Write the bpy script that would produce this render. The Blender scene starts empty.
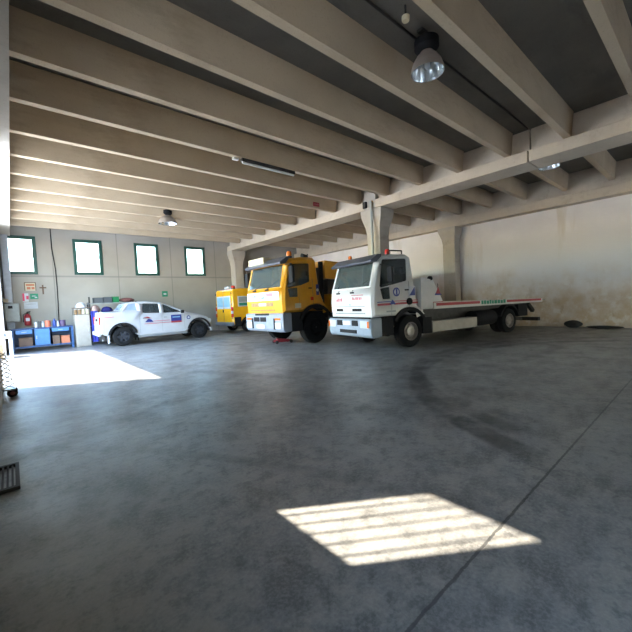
import bpy, bmesh, math, random
from mathutils import Vector, Matrix
random.seed(7)
S = bpy.context.scene
C = S.collection
R = math.radians

# ------------------------------------------------------------------ camera
cam = bpy.data.cameras.new('camera')
cam_ob = bpy.data.objects.new('camera', cam); C.objects.link(cam_ob)
cam.sensor_width = 36; cam.lens = 351 / 632 * 36
cam.clip_start = 0.05; cam.clip_end = 300
AZ, PI_, RO = R(41.0), R(2.42), R(2.85)
fw = Vector((math.sin(AZ) * math.cos(PI_), math.cos(AZ) * math.cos(PI_), -math.sin(PI_)))
rt = Vector((math.cos(AZ), -math.sin(AZ), 0)); up = rt.cross(fw)
rt2 = math.cos(RO) * rt - math.sin(RO) * up; up2 = rt2.cross(fw)
m = Matrix((rt2, up2, -fw)).transposed().to_4x4(); m.translation = (0, 0, 1.5)
cam_ob.matrix_world = m
S.camera = cam_ob

# ------------------------------------------------------------------ sky, sun, exposure
world = bpy.data.worlds.new('sky'); S.world = world; world.use_nodes = True
wt = world.node_tree; wt.nodes.clear()
sky = wt.nodes.new('ShaderNodeTexSky'); sky.sky_type = 'NISHITA'; sky.sun_disc = False
sky.sun_elevation = R(57); sky.sun_rotation = R(303); sky.air_density = 1.6; sky.dust_density = 0.6; sky.ozone_density = 4.0
bg = wt.nodes.new('ShaderNodeBackground'); bg.inputs['Strength'].default_value = 0.98
wo = wt.nodes.new('ShaderNodeOutputWorld')
wt.links.new(sky.outputs[0], bg.inputs[0]); wt.links.new(bg.outputs[0], wo.inputs[0])
sun = bpy.data.lights.new('sun', 'SUN'); sun.energy = 7.6; sun.angle = R(0.6); sun.color = (1, 0.93, 0.80)
sun_ob = bpy.data.objects.new('sun', sun); C.objects.link(sun_ob)
sdir = Vector((0.819, -0.573, -1.59))
sun_ob.rotation_euler = sdir.to_track_quat('-Z', 'Y').to_euler()
sun_ob.location = (-8, 12, 14)
S.view_settings.view_transform = 'Standard'; S.view_settings.look = 'None'
S.view_settings.gamma = 1.0; S.view_settings.use_curve_mapping = False
S.view_settings.exposure = 1.92
S.cycles.max_bounces = 10; S.cycles.diffuse_bounces = 8

# ------------------------------------------------------------------ materials
MATS = {}
def mat(name, col, rough=0.6, metal=0.0, var=0.08, scale=6.0, bump=0.0, spec=0.5):
    if name in MATS: return MATS[name]
    mt = bpy.data.materials.new(name); mt.use_nodes = True
    nt = mt.node_tree; b = nt.nodes['Principled BSDF']
    b.inputs['Roughness'].default_value = rough; b.inputs['Metallic'].default_value = metal
    b.inputs['Specular IOR Level'].default_value = spec
    tc = nt.nodes.new('ShaderNodeTexCoord')
    nz = nt.nodes.new('ShaderNodeTexNoise'); nz.inputs['Scale'].default_value = scale; nz.inputs['Detail'].default_value = 5
    nt.links.new(tc.outputs['Object'], nz.inputs['Vector'])
    rp = nt.nodes.new('ShaderNodeValToRGB')
    a = [max(0, c * (1 - var)) for c in col]; d = [min(1, c * (1 + var)) for c in col]
    rp.color_ramp.elements[0].position = 0.3; rp.color_ramp.elements[1].position = 0.7
    rp.color_ramp.elements[0].color = (*a, 1); rp.color_ramp.elements[1].color = (*d, 1)
    nt.links.new(nz.outputs['Fac'], rp.inputs['Fac']); nt.links.new(rp.outputs['Color'], b.inputs['Base Color'])
    if bump:
        bp = nt.nodes.new('ShaderNodeBump'); bp.inputs['Strength'].default_value = bump; bp.inputs['Distance'].default_value = 0.02
        nt.links.new(nz.outputs['Fac'], bp.inputs['Height']); nt.links.new(bp.outputs['Normal'], b.inputs['Normal'])
    MATS[name] = mt
    return mt

def glass(name, col, alpha):
    """tinted pane: partly see-through, glossy"""
    mt = bpy.data.materials.new(name); mt.use_nodes = True; nt = mt.node_tree
    b = nt.nodes['Principled BSDF']; b.inputs['Base Color'].default_value = (*col, 1); b.inputs['Roughness'].default_value = 0.04
    tr = nt.nodes.new('ShaderNodeBsdfTransparent'); tr.inputs[0].default_value = (0.86, 0.92, 0.92, 1)
    nz = nt.nodes.new('ShaderNodeTexNoise'); nz.inputs['Scale'].default_value = 3
    mr = nt.nodes.new('ShaderNodeMapRange'); mr.inputs['To Min'].default_value = alpha * 0.9; mr.inputs['To Max'].default_value = min(1, alpha * 1.1)
    nt.links.new(nz.outputs['Fac'], mr.inputs['Value'])
    mx = nt.nodes.new('ShaderNodeMixShader'); nt.links.new(mr.outputs[0], mx.inputs[0])
    nt.links.new(tr.outputs[0], mx.inputs[1]); nt.links.new(b.outputs[0], mx.inputs[2])
    nt.links.new(mx.outputs[0], nt.nodes['Material Output'].inputs[0])
    MATS[name] = mt; return mt

class NT:
    """little node helper for the big surfaces"""
    def __init__(s, name, rough):
        s.m = bpy.data.materials.new(name); s.m.use_nodes = True; s.nt = s.m.node_tree
        s.b = s.nt.nodes['Principled BSDF']; s.b.inputs['Roughness'].default_value = rough
        tc = s.nt.nodes.new('ShaderNodeTexCoord'); s.co = tc.outputs['Object']
        sp = s.nt.nodes.new('ShaderNodeSeparateXYZ'); s.nt.links.new(s.co, sp.inputs[0]); s.x, s.y, s.z = sp.outputs
        MATS[name] = s.m
    def link(s, a, b): s.nt.links.new(a, b)
    def noise(s, scale, detail=5, stretch=None, rough=0.55):
        n = s.nt.nodes.new('ShaderNodeTexNoise'); n.inputs['Scale'].default_value = scale
        n.inputs['Detail'].default_value = detail; n.inputs['Roughness'].default_value = rough
        v = s.co
        if stretch:
            mp = s.nt.nodes.new('ShaderNodeMapping'); mp.inputs['Scale'].default_value = stretch
            s.link(v, mp.inputs[0]); v = mp.outputs[0]
        s.link(v, n.inputs['Vector']); return n.outputs['Fac']
    def rng(s, v, a, b, c=0., d=1., smooth=True):
        n = s.nt.nodes.new('ShaderNodeMapRange'); n.interpolation_type = 'SMOOTHSTEP' if smooth else 'LINEAR'
        for k, q in zip(('From Min', 'From Max', 'To Min', 'To Max'), (a, b, c, d)): n.inputs[k].default_value = q
        s.link(v, n.inputs['Value']); return n.outputs[0]
    def math(s, op, a, b=None):
        n = s.nt.nodes.new('ShaderNodeMath'); n.operation = op
        for i, q in enumerate((a, b)):
            if q is None: continue
            if isinstance(q, (int, float)): n.inputs[i].default_value = q
            else: s.link(q, n.inputs[i])
        return n.outputs[0]
    def mix(s, f, a, b):
        n = s.nt.nodes.new('ShaderNodeMix'); n.data_type = 'RGBA'
        for k, q in ((0, f), (6, a), (7, b)):
            if isinstance(q, (int, float)): n.inputs[k].default_value = q
            elif isinstance(q, tuple): n.inputs[k].default_value = (*q, 1)
            else: s.link(q, n.inputs[k])
        return n.outputs[2]
    def done(s, col, bumpv=None, strength=0.2, rough=None):
        s.link(col, s.b.inputs['Base Color'])
        if rough is not None: s.link(rough, s.b.inputs['Roughness'])
        if bumpv is not None:
            bp = s.nt.nodes.new('ShaderNodeBump'); bp.inputs['Strength'].default_value = strength; bp.inputs['Distance'].default_value = 0.02
            s.link(bumpv, bp.inputs['Height']); s.link(bp.outputs['Normal'], s.b.inputs['Normal'])
        return s.m

def band(n, v, c, w):
    """1 near v == c, fading over w"""
    return n.rng(n.math('ABSOLUTE', n.math('SUBTRACT', v, c)), w * 0.5, w, 1.0, 0.0)

# floor: worn grey concrete with dark tyre sweeps and an open joint
n = NT('floor_concrete', 0.5)
big = n.noise(0.35, 6); mid = n.noise(1.6, 7, rough=0.65); fine = n.noise(14, 6, rough=0.7); streak = n.noise(0.8, 5, (0.25, 1.6, 1))
spot = n.noise(4.5, 8, rough=0.72); grain = n.noise(45, 4, rough=0.7)
col = n.mix(n.rng(big, 0.35, 0.65), (0.130, 0.126, 0.119), (0.188, 0.183, 0.173))
col = n.mix(n.math('MULTIPLY', n.rng(mid, 0.50, 0.72), 0.55), col, (0.062, 0.060, 0.057))
col = n.mix(n.math('MULTIPLY', n.rng(streak, 0.52, 0.68), 0.45), col, (0.066, 0.064, 0.062))
col = n.mix(n.math('MULTIPLY', n.rng(spot, 0.44, 0.66), 0.7), col, (0.235, 0.215, 0.18))
col = n.mix(n.math('MULTIPLY', n.rng(n.noise(2.3, 9, None, 0.74), 0.50, 0.38), 0.6), col, (0.05, 0.047, 0.043))
col = n.mix(n.math('MULTIPLY', n.rng(grain, 0.40, 0.66), 0.40), col, (0.29, 0.275, 0.25))
col = n.mix(n.math('MULTIPLY', n.rng(n.noise(9, 8, None, 0.75), 0.50, 0.36), 0.5), col, (0.06, 0.057, 0.053))
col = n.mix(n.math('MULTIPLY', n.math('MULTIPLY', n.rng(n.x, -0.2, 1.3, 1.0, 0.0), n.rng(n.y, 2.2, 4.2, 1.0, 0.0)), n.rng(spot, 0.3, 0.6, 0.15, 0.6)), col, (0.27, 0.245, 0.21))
def sweep(cx, cy, rad, w, amt, a0=None):
    global col
    dx = n.math('SUBTRACT', n.x, cx); dy = n.math('SUBTRACT', n.y, cy)
    r = n.math('SQRT', n.math('ADD', n.math('MULTIPLY', dx, dx), n.math('MULTIPLY', dy, dy)))
    f = n.math('MULTIPLY', band(n, r, rad, w), n.rng(mid, 0.3, 0.6, 0.25, 1.0))
    if a0 is not None: f = n.math('MULTIPLY', f, n.rng(n.y, a0, a0 + 0.6, 0.0, 1.0))
    col = n.mix(n.math('MULTIPLY', f, amt), col, (0.022, 0.022, 0.022))
sweep(8.2, -0.6, 5.0, 0.20, 0.75, 0.9); sweep(8.9, -0.4, 5.2, 0.16, 0.6, 1.2); sweep(8.5, -1.2, 5.9, 0.22, 0.3, 1.6); sweep(-3.0, 14.0, 9.6, 0.25, 0.3)
sweep(9.5, 9.0, 6.3, 0.2, 0.3); sweep(-6.0, -1.0, 8.6, 0.10, 0.25, 0.6); sweep(10.5, -4.0, 8.5, 0.3, 0.3, 1.0)
joint = n.math('MULTIPLY', band(n, n.math('ADD', n.y, n.math('MULTIPLY', n.math('SUBTRACT', fine, 0.5), 0.03)), 0.92, 0.012), n.rng(n.x, 0.4, 0.9))
col = n.mix(n.math('MULTIPLY', joint, 0.7), col, (0.02, 0.02, 0.02))
joint2 = band(n, n.x, 11.0, 0.03)
col = n.mix(n.math('MULTIPLY', joint2, 0.6), col, (0.03, 0.03, 0.03))
n.done(col, n.math('SUBTRACT', fine, n.math('MULTIPLY', joint, 3.0)), 0.12, n.rng(mid, 0.3, 0.7, 0.32, 0.48))

# apron outside
n = NT('apron_concrete', 0.8)
n.done(n.mix(n.noise(1.2), (0.58, 0.55, 0.50), (0.70, 0.67, 0.62)))

# raw concrete for beams
def concrete(name, a, b, grime):
    n = NT(name, 0.85)
    c = n.mix(n.rng(n.noise(0.7, 6), 0.3, 0.7), a, b)
    c = n.mix(n.math('MULTIPLY', n.rng(n.noise(2.2, 7, (0.3, 1, 1), 0.7), 0.5, 0.75), 0.5), c, grime)
    c = n.mix(n.math('MULTIPLY', n.rng(n.noise(30, 3), 0.55, 0.75), 0.25), c, grime)
    return n.done(c, n.noise(40, 3), 0.15)
concrete('beam_concrete', (0.54, 0.455, 0.355), (0.63, 0.54, 0.43), (0.36, 0.28, 0.20))
concrete('joist_concrete', (0.47, 0.37, 0.255), (0.56, 0.45, 0.32), (0.30, 0.225, 0.15))
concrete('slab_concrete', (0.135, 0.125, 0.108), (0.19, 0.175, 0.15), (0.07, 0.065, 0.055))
concrete('column_concrete', (0.44, 0.40, 0.345), (0.52, 0.48, 0.42), (0.27, 0.225, 0.18))

# right wall: whitewash with brown damp stains near the floor and a few runs
n = NT('stained_plaster', 0.9)
bigm = n.noise(0.55, 6); mid = n.noise(1.9, 7, rough=0.65); run = n.noise(1.6, 5, (1, 1.1, 0.18))
col = n.mix(n.rng(bigm, 0.3, 0.7), (0.72, 0.69, 0.70), (0.83, 0.80, 0.80))
low = n.rng(n.math('ADD', n.z, n.math('MULTIPLY', n.math('SUBTRACT', bigm, 0.5), 2.6)), 0.9, 2.7, 1.0, 0.0)
col = n.mix(n.math('MULTIPLY', low, n.rng(mid, 0.32, 0.62, 0.40, 0.95)), col, (0.60, 0.455, 0.30))
col = n.mix(n.math('MULTIPLY', n.math('MULTIPLY', low, n.rng(n.noise(2.6, 7, None, 0.65), 0.50, 0.66)), 0.75), col, (0.80, 0.765, 0.73))
col = n.mix(n.math('MULTIPLY', n.math('MULTIPLY', low, n.rng(n.noise(1.3, 8, (1, 1, 0.6), 0.7), 0.54, 0.66)), 0.6), col, (0.42, 0.30, 0.17))
foot = n.rng(n.math('ADD', n.z, n.math('MULTIPLY', mid, 0.5)), 0.3, 0.6, 1.0, 0.0)
col = n.mix(n.math('MULTIPLY', foot, 0.3), col, (0.30, 0.25, 0.19))
col = n.mix(n.math('MULTIPLY', n.rng(run, 0.56, 0.74), 0.40), col, (0.50, 0.40, 0.27))
greyb = n.math('MULTIPLY', band(n, n.z, 2.7, 1.3), n.rng(bigm, 0.35, 0.65, 0.2, 0.7))
col = n.mix(n.math('MULTIPLY', greyb, 0.6), col, (0.56, 0.535, 0.565))
n.done(col, n.noise(25, 4), 0.12)

# end wall: pale precast panels
n = NT('panel_plaster', 0.9)
col = n.mix(n.rng(n.noise(0.5, 6), 0.3, 0.7), (0.335, 0.31, 0.27), (0.40, 0.37, 0.33))
col = n.mix(n.math('MULTIPLY', n.rng(n.noise(1.5, 6, (1, 1, 0.2)), 0.55, 0.75), 0.25), col, (0.36, 0.33, 0.29))
for px in (1.67, 4.4, 7.12, 9.8):
    col = n.mix(n.math('MULTIPLY', band(n, n.x, px, 0.03), 0.5), col, (0.16, 0.15, 0.14))
col = n.mix(n.math('MULTIPLY', band(n, n.z, 3.28, 0.05), 0.6), col, (0.20, 0.19, 0.18))
n.done(col, n.noise(25, 4), 0.08)

mat('white_paint', (0.60, 0.585, 0.56), 0.28, var=0.03); mat('yellow_paint', (0.62, 0.27, 0.008), 0.3, var=0.05)
mat('pickup_white', (0.44, 0.44, 0.46), 0.28, var=0.03)
mat('van_yellow', (0.82, 0.40, 0.012), 0.25, var=0.05)
mat('black_plastic', (0.016, 0.016, 0.018), 0.7, spec=0.15); mat('dark_metal', (0.045, 0.042, 0.04), 0.55, 0.3, 0.3)
mat('rubber', (0.013, 0.013, 0.014), 0.9, var=0.2, spec=0.15); mat('rim_steel', (0.30, 0.27, 0.25), 0.5, 0.5, 0.25)
mat('alloy_dark', (0.06, 0.065, 0.08), 0.4, 0.5); mat('bumper_grey', (0.20, 0.22, 0.26), 0.45)
mat('bumper_blue_grey', (0.24, 0.28, 0.33), 0.45)
mat('interior_dark', (0.05, 0.05, 0.055), 0.8); mat('seat_fabric', (0.10, 0.10, 0.12), 0.9)
mat('visor_smoke', (0.07, 0.075, 0.10), 0.3); mat('lamp_white', (0.50, 0.52, 0.55), 0.15)
mat('amber', (0.60, 0.13, 0.012), 0.25); mat('red_lens', (0.55, 0.03, 0.02), 0.25); mat('cream_plastic', (0.55, 0.49, 0.34), 0.5)
mat('mark_red', (0.36, 0.04, 0.05), 0.5); mat('mark_blue', (0.02, 0.035, 0.20), 0.5); mat('mark_white', (0.55, 0.56, 0.60), 0.5)
mat('mark_green', (0.02, 0.22, 0.13), 0.5); mat('mark_pink', (0.50, 0.13, 0.16), 0.5); mat('mark_sky', (0.22, 0.42, 0.56), 0.5)
mat('mark_black', (0.02, 0.02, 0.025), 0.5); mat('mark_grey', (0.28, 0.30, 0.29), 0.5)
mat('green_frame', (0.018, 0.075, 0.062), 0.45); mat('steel_pale', (0.42, 0.46, 0.53), 0.5, 0.2); mat('galvanised', (0.40, 0.42, 0.44), 0.4, 0.7)
mat('bench_blue', (0.025, 0.075, 0.19), 0.5, var=0.2); mat('bench_light_blue', (0.06, 0.17, 0.38), 0.5, var=0.1); mat('bench_dark_blue', (0.02, 0.05, 0.13), 0.5)
mat('beige_steel', (0.34, 0.30, 0.255), 0.5); mat('wood', (0.28, 0.17, 0.08), 0.7, var=0.25, scale=12); mat('pale_wood', (0.42, 0.35, 0.25), 0.7, var=0.1)
mat('red_enamel', (0.38, 0.03, 0.035), 0.3); mat('rust_cloth', (0.14, 0.05, 0.045), 0.9, var=0.3); mat('green_plastic', (0.01, 0.15, 0.05), 0.45)
mat('blue_cloth', (0.04, 0.05, 0.36), 0.9, var=0.25); mat('navy_cloth', (0.012, 0.012, 0.11), 0.9, var=0.2); mat('skin_cloth', (0.45, 0.30, 0.26), 0.9, var=0.2)
mat('grey_crate', (0.055, 0.06, 0.065), 0.6); mat('orange_tin', (0.50, 0.13, 0.07), 0.4); mat('blue_bottle', (0.02, 0.05, 0.22), 0.3); mat('purple_tin', (0.07, 0.04, 0.10), 0.5)
mat('white_plastic', (0.55, 0.57, 0.60), 0.4); mat('paper', (0.50, 0.52, 0.55), 0.8); mat('brown_box', (0.15, 0.095, 0.065), 0.85)
mat('sign_orange', (0.50, 0.16, 0.08), 0.6); mat('sign_green', (0.015, 0.24, 0.13), 0.5); mat('sign_red', (0.70, 0.05, 0.12), 0.5)
mat('lamp_shell', (0.42, 0.36, 0.31), 0.35, 0.4); mat('lamp_mirror', (0.72, 0.76, 0.78), 0.18, 0.75); mat('tube_white', (0.80, 0.80, 0.76), 0.4)
mat('rubble_black', (0.02, 0.02, 0.02), 0.9, var=0.4); mat('grate_iron', (0.03, 0.028, 0.026), 0.6, 0.5); mat('bulb_cream', (0.75, 0.66, 0.45), 0.4)
mat('box_green_grey', (0.36, 0.39, 0.38), 0.5)
glass('windscreen', (0.10, 0.12, 0.12), 0.45); glass('side_glass', (0.04, 0.05, 0.055), 0.62); glass('pale_glass', (0.35, 0.45, 0.6), 0.6)
glass('window_glass', (0.75, 0.8, 0.85), 0.12)

# ------------------------------------------------------------------ mesh helpers
class MB:
    def __init__(s): s.v = []; s.f = []
    def add(s, vs, fs):
        k = len(s.v); s.v += [tuple(p) for p in vs]; s.f += [tuple(i + k for i in f) for f in fs]; return s
    def box(s, x0, x1, y0, y1, z0, z1):
        return s.hexa([(x0, y0, z0), (x1, y0, z0), (x1, y1, z0), (x0, y1, z0), (x0, y0, z1), (x1, y0, z1), (x1, y1, z1), (x0, y1, z1)])
    def hexa(s, p):
        return s.add(p, [(3, 2, 1, 0), (4, 5, 6, 7), (0, 1, 5, 4), (1, 2, 6, 5), (2, 3, 7, 6), (3, 0, 4, 7)])
    def bar(s, a, b, w, h=None, upv=(0, 0, 1)):
        a, b = Vector(a), Vector(b); d = (b - a).normalized(); u = Vector(upv)
        if abs(d.dot(u)) > 0.98: u = Vector((1, 0, 0))
        r = d.cross(u).normalized(); u = r.cross(d); h = h or w
        q = [(-w, -h), (w, -h), (w, h), (-w, h)]
        vs = [tuple(a + r * x / 2 + u * y / 2) for x, y in q] + [tuple(b + r * x / 2 + u * y / 2) for x, y in q]
        return s.hexa(vs)
    def loft(s, rings, caps=True):
        n = len(rings[0]); vs = [p for r in rings for p in r]; fs = []
        for k in range(len(rings) - 1):
            for i in range(n):
                j = (i + 1) % n; fs.append((k * n + i, k * n + j, (k + 1) * n + j, (k + 1) * n + i))
        if caps: fs += [tuple(reversed(range(n))), tuple(range((len(rings) - 1) * n, len(rings) * n))]
        return s.add(vs, fs)
    def lathe(s, prof, o=(0, 0, 0), axis=(0, 0, 1), n=24, caps=True):
        o = Vector(o); a = Vector(axis).normalized(); t = Vector((1, 0, 0)) if abs(a.x) < 0.9 else Vector((0, 0, 1))
        u = a.cross(t).normalized(); w = a.cross(u)
        rings = [[tuple(o + a * z + (u * math.cos(2 * math.pi * i / n) + w * math.sin(2 * math.pi * i / n)) * max(r, 1e-4)) for i in range(n)] for r, z in prof]
        return s.loft(rings, caps)
    def cyl(s, a, b, r, n=14, r2=None):
        a, b = Vector(a), Vector(b); return s.lathe([(r, 0), (r if r2 is None else r2, (b - a).length)], a, b - a, n)
    def tube(s, pts, r, n=8):
        for p, q in zip(pts, pts[1:]): s.cyl(p, q, r, n)
        return s
    def prism(s, poly, y0, y1, f=lambda a, b, y: (a, y, b)):
        n = len(poly)
        return s.add([f(a, b, y0) for a, b in poly] + [f(a, b, y1) for a, b in poly],
                     [tuple(range(n)), tuple(reversed(range(n, 2 * n)))] + [(i, i + n, (i + 1) % n + n, (i + 1) % n) for i in range(n)])
    def blob(s, c, r, seed=0, amp=0.15, n=12, k=7):
        rnd = random.Random(seed); rings = []
        ph = [rnd.uniform(0, 6.28) for _ in range(6)]
        for i in range(k + 1):
            t = math.pi * i / k; ring = []
            for j in range(n):
                p = 2 * math.pi * j / n
                q = 1 + amp * (math.sin(2 * p + ph[0] + t) + 0.6 * math.sin(3 * p + ph[1] - 2 * t) + 0.5 * math.sin(5 * p + ph[2] + 3 * t)) * math.sin(t)
                ring.append((c[0] + r[0] * q * max(math.sin(t), 1e-3) * math.cos(p), c[1] + r[1] * q * max(math.sin(t), 1e-3) * math.sin(p), c[2] - r[2] * math.cos(t)))
            rings.append(ring)
        return s.loft(rings)
    def build(s, name, m, parent=None, bevel=0, smooth=False, loc=None, rz=0):
        me = bpy.data.meshes.new(name); me.from_pydata(s.v, [], s.f); me.update()
        bm = bmesh.new(); bm.from_mesh(me); bmesh.ops.recalc_face_normals(bm, faces=bm.faces); bm.to_mesh(me); bm.free()
        return link(name, me, m, parent, bevel, smooth, loc, rz)

def link(name, me, m, parent=None, bevel=0, smooth=False, loc=None, rz=0):
    o = bpy.data.objects.new(name, me); C.objects.link(o); me.materials.append(MATS[m])
    if parent is not None: o.parent = parent
    if loc: o.location = loc
    if rz: o.rotation_euler.z = rz
    if bevel:
        b = o.modifiers.new('bevel', 'BEVEL'); b.width = bevel; b.segments = 2; b.limit_method = 'ANGLE'; b.angle_limit = R(35)
    if smooth:
        for p in me.polygons: p.use_smooth = True
        try: me.set_sharp_from_angle(angle=R(35))
        except Exception: pass
    return o

def tag(o, label, cat, group=None, kind=None):
    if label: o['label'] = label
    if cat: o['category'] = cat
    if group: o['group'] = group
    if kind: o['kind'] = kind
    return o
def thing(name, label, cat, loc=(0, 0, 0), rz=0, group=None):
    o = bpy.data.objects.new(name, None); C.objects.link(o); o.location = loc; o.rotation_euler.z = rz; o.empty_display_size = 0.2
    return tag(o, label, cat, group)
def lab(o, s): o['label'] = s; return o
def box(*a): return MB().box(*a)
def copy_tree(o, parent=None):
    c = o.copy(); C.objects.link(c)
    if parent is not None: c.parent = parent
    for ch in [q for q in S.objects if q.parent == o]: copy_tree(ch, c)
    return c

def inset(poly, r):
    n = len(poly); out = []
    A = sum(poly[i][0] * poly[(i + 1) % n][1] - poly[(i + 1) % n][0] * poly[i][1] for i in range(n))
    sg = 1 if A > 0 else -1
    for i in range(n):
        p0, p1, p2 = Vector(poly[i - 1]), Vector(poly[i]), Vector(poly[(i + 1) % n])
        d1 = (p1 - p0).normalized(); d2 = (p2 - p1).normalized()
        n1 = Vector((-d1.y, d1.x)) * sg; n2 = Vector((-d2.y, d2.x)) * sg
        b = (n1 + n2); b = b / max(0.5, b.length_squared / 2 if b.length_squared > 0 else 1)
        out.append(tuple(p1 + b * r))
    return out
def rounded(poly, r, k=3):
    """round the corners of a polygon"""
    out = []; n = len(poly)
    for i in range(n):
        a, b, c = Vector(poly[i - 1]), Vector(poly[i]), Vector(poly[(i + 1) % n])
        rr = min(r, (a - b).length * 0.45, (c - b).length * 0.45)
        p = b + (a - b).normalized() * rr; q = b + (c - b).normalized() * rr
        for t in range(k + 1):
            u = t / k; out.append(tuple(p * (1 - u) ** 2 + b * 2 * u * (1 - u) + q * u * u))
    return out

def filled(loops, y, yf):
    """triangulated panel in the x-z plane at side y with holes (loops[0] is the outline)"""
    bm = bmesh.new(); es = []
    for lp in loops:
        vs = [bm.verts.new((a, yf(a, b, y), b)) for a, b in lp]
        es += [bm.edges.new((vs[i], vs[(i + 1) % len(vs)])) for i in range(len(vs))]
    bmesh.ops.triangle_fill(bm, use_beauty=True, use_dissolve=False, edges=es)
    bm.verts.index_update()
    v = [tuple(q.co) for q in bm.verts]; f = [tuple(q.index for q in p.verts) for p in bm.faces]; bm.free(); return v, f

def shell(name, m, parent, prof, W, r, side_holes, edge_holes, yf=lambda x, z, y: y, th=0.03, skip=()):
    """hollow body: side profile PROF (x, z) extruded across +-W with chamfer r; SIDE_HOLES polygons in both sides;
    EDGE_HOLES {edge index: (s0, s1, t0, t1)} cut a window in the strip of that edge."""
    mb = MB(); ins = inset(prof, r); n = len(prof)
    for sg in (1, -1):
        mb.add(*filled([ins] + side_holes, sg * W, yf))
        for i in range(n):
            j = (i + 1) % n
            a, b, c, d = prof[i], prof[j], ins[j], ins[i]
            mb.add([(a[0], yf(*a, sg * (W - r)), a[1]), (b[0], yf(*b, sg * (W - r)), b[1]), (c[0], yf(*c, sg * W), c[1]), (d[0], yf(*d, sg * W), d[1])], [(0, 1, 2, 3)])
    for i in range(n):
        if i in skip: continue
        a, b = prof[i], prof[(i + 1) % n]
        P = lambda s, t: (lambda x, z: (x, yf(x, z, (2 * t - 1) * (W - r)), z))(a[0] + (b[0] - a[0]) * s, a[1] + (b[1] - a[1]) * s)
        if i in edge_holes:
            s0, s1, t0, t1 = edge_holes[i]
            ss, ts = [0, s0, s1, 1], [0, t0, t1, 1]
            for p in range(3):
                for q in range(3):
                    if p == 1 and q == 1: continue
                    mb.add([P(ss[p], ts[q]), P(ss[p + 1], ts[q]), P(ss[p + 1], ts[q + 1]), P(ss[p], ts[q + 1])], [(0, 1, 2, 3)])
        else:
            mb.add([P(0, 0), P(1, 0), P(1, 1), P(0, 1)], [(0, 1, 2, 3)])
    me = bpy.data.meshes.new(name); me.from_pydata(mb.v, [], mb.f); me.update()
    bm = bmesh.new(); bm.from_mesh(me); bmesh.ops.remove_doubles(bm, verts=bm.verts, dist=0.0008)
    bmesh.ops.recalc_face_normals(bm, faces=bm.faces); bm.to_mesh(me); bm.free()
    o = link(name, me, m, parent, smooth=True)
    sm = o.modifiers.new('solid', 'SOLIDIFY'); sm.thickness = th; sm.offset = -1
    return o
def pane_side(name, m, parent, poly, W, sg, yf=lambda x, z, y: y, t=0.012):
    v, f = filled([poly], sg * (W - 0.012), yf)
    mb = MB(); mb.add(v, f); o = mb.build(name, m, parent)
    q = o.modifiers.new('solid', 'SOLIDIFY'); q.thickness = t; q.offset = 0; return o
def pane_edge(name, m, parent, a, b, W, r, hole, yf=lambda x, z, y: y):
    s0, s1, t0, t1 = hole
    P = lambda s, t: (lambda x, z: (x, yf(x, z, (2 * t - 1) * (W - r)), z))(a[0] + (b[0] - a[0]) * s, a[1] + (b[1] - a[1]) * s)
    dx, dz = b[0] - a[0], b[1] - a[1]; L = math.hypot(dx, dz); off = Vector((dz / L, 0, -dx / L))
    p = [Vector(P(s0, t0)), Vector(P(s1, t0)), Vector(P(s1, t1)), Vector(P(s0, t1))]
    mb = MB(); mb.hexa([tuple(q - off * 0.006) for q in p] + [tuple(q + off * 0.006) for q in p])
    return mb.build(name, m, parent)

def wheel(parent, x, y, r, w, rim, sg, name='wheel', studs=0, spokes=0):
    """tyre + rim; sg = side the outer face looks to"""
    t = MB().lathe([(r * 0.58, -w / 2), (r * 0.86, -w / 2), (r * 0.97, -w * 0.42), (r, -w * 0.3), (r, w * 0.3), (r * 0.97, w * 0.42), (r * 0.86, w / 2), (r * 0.58, w / 2)],
                   (x, y, r), (0, sg, 0), 36, False).build(name, 'rubber', parent, smooth=True)
    if spokes:
        k = MB().lathe([(r * 0.60, -w * 0.4), (r * 0.60, w * 0.42), (r * 0.55, w * 0.42), (r * 0.53, w * 0.1), (0.01, w * 0.1)], (x, y, r), (0, sg, 0), 32, False)
        for i in range(spokes):
            a = 2 * math.pi * i / spokes
            k.bar((x, y + sg * w * 0.34, r), (x + math.cos(a) * r * 0.56, y + sg * w * 0.40, r + math.sin(a) * r * 0.56), 0.075, 0.05, (0, 1, 0))
        k.lathe([(r * 0.16, w * 0.2), (r * 0.16, w * 0.42), (0.01, w * 0.44)], (x, y, r), (0, sg, 0), 16)
    else:
        k = MB().lathe([(r * 0.60, -w * 0.45), (r * 0.62, w * 0.46), (r * 0.56, w * 0.46), (r * 0.50, w * 0.12), (r * 0.36, w * 0.20), (r * 0.30, w * 0.42), (r * 0.20, w * 0.46), (0.01, w * 0.46)],
                       (x, y, r), (0, sg, 0), 32, False)
        for i in range(studs):
            a = 2 * math.pi * i / studs
            c = Vector((x + math.cos(a) * r * 0.42, y + sg * w * 0.14, r + math.sin(a) * r * 0.42)); k.cyl(c, c + Vector((0, sg * 0.05, 0)), 0.018, 6)
    k.build('rim', rim, t, smooth=True)
    return t

def beacon(parent, x, y, z, m='amber', r=0.07, h=0.13):
    b = MB().cyl((x, y, z), (x, y, z + 0.05), r * 1.1, 14).build('beacon', 'black_plastic', parent, smooth=True)
    MB().lathe([(r, 0.05), (r, 0.05 + h * 0.7), (r * 0.75, 0.05 + h), (0.005, 0.06 + h)], (x, y, z), (0, 0, 1), 16).build('lens', m, b, smooth=True)
    return b

def disc_side(name, m, parent, x, y, z, r, sg=1, n=20, t=0.006):
    return MB().cyl((x, y, z), (x, y + sg * t, z), r, n).build(name, m, parent)
def poly_side(name, m, parent, poly, y, sg=1, t=0.006):
    return MB().prism(poly, y, y + sg * t).build(name, m, parent)

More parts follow.
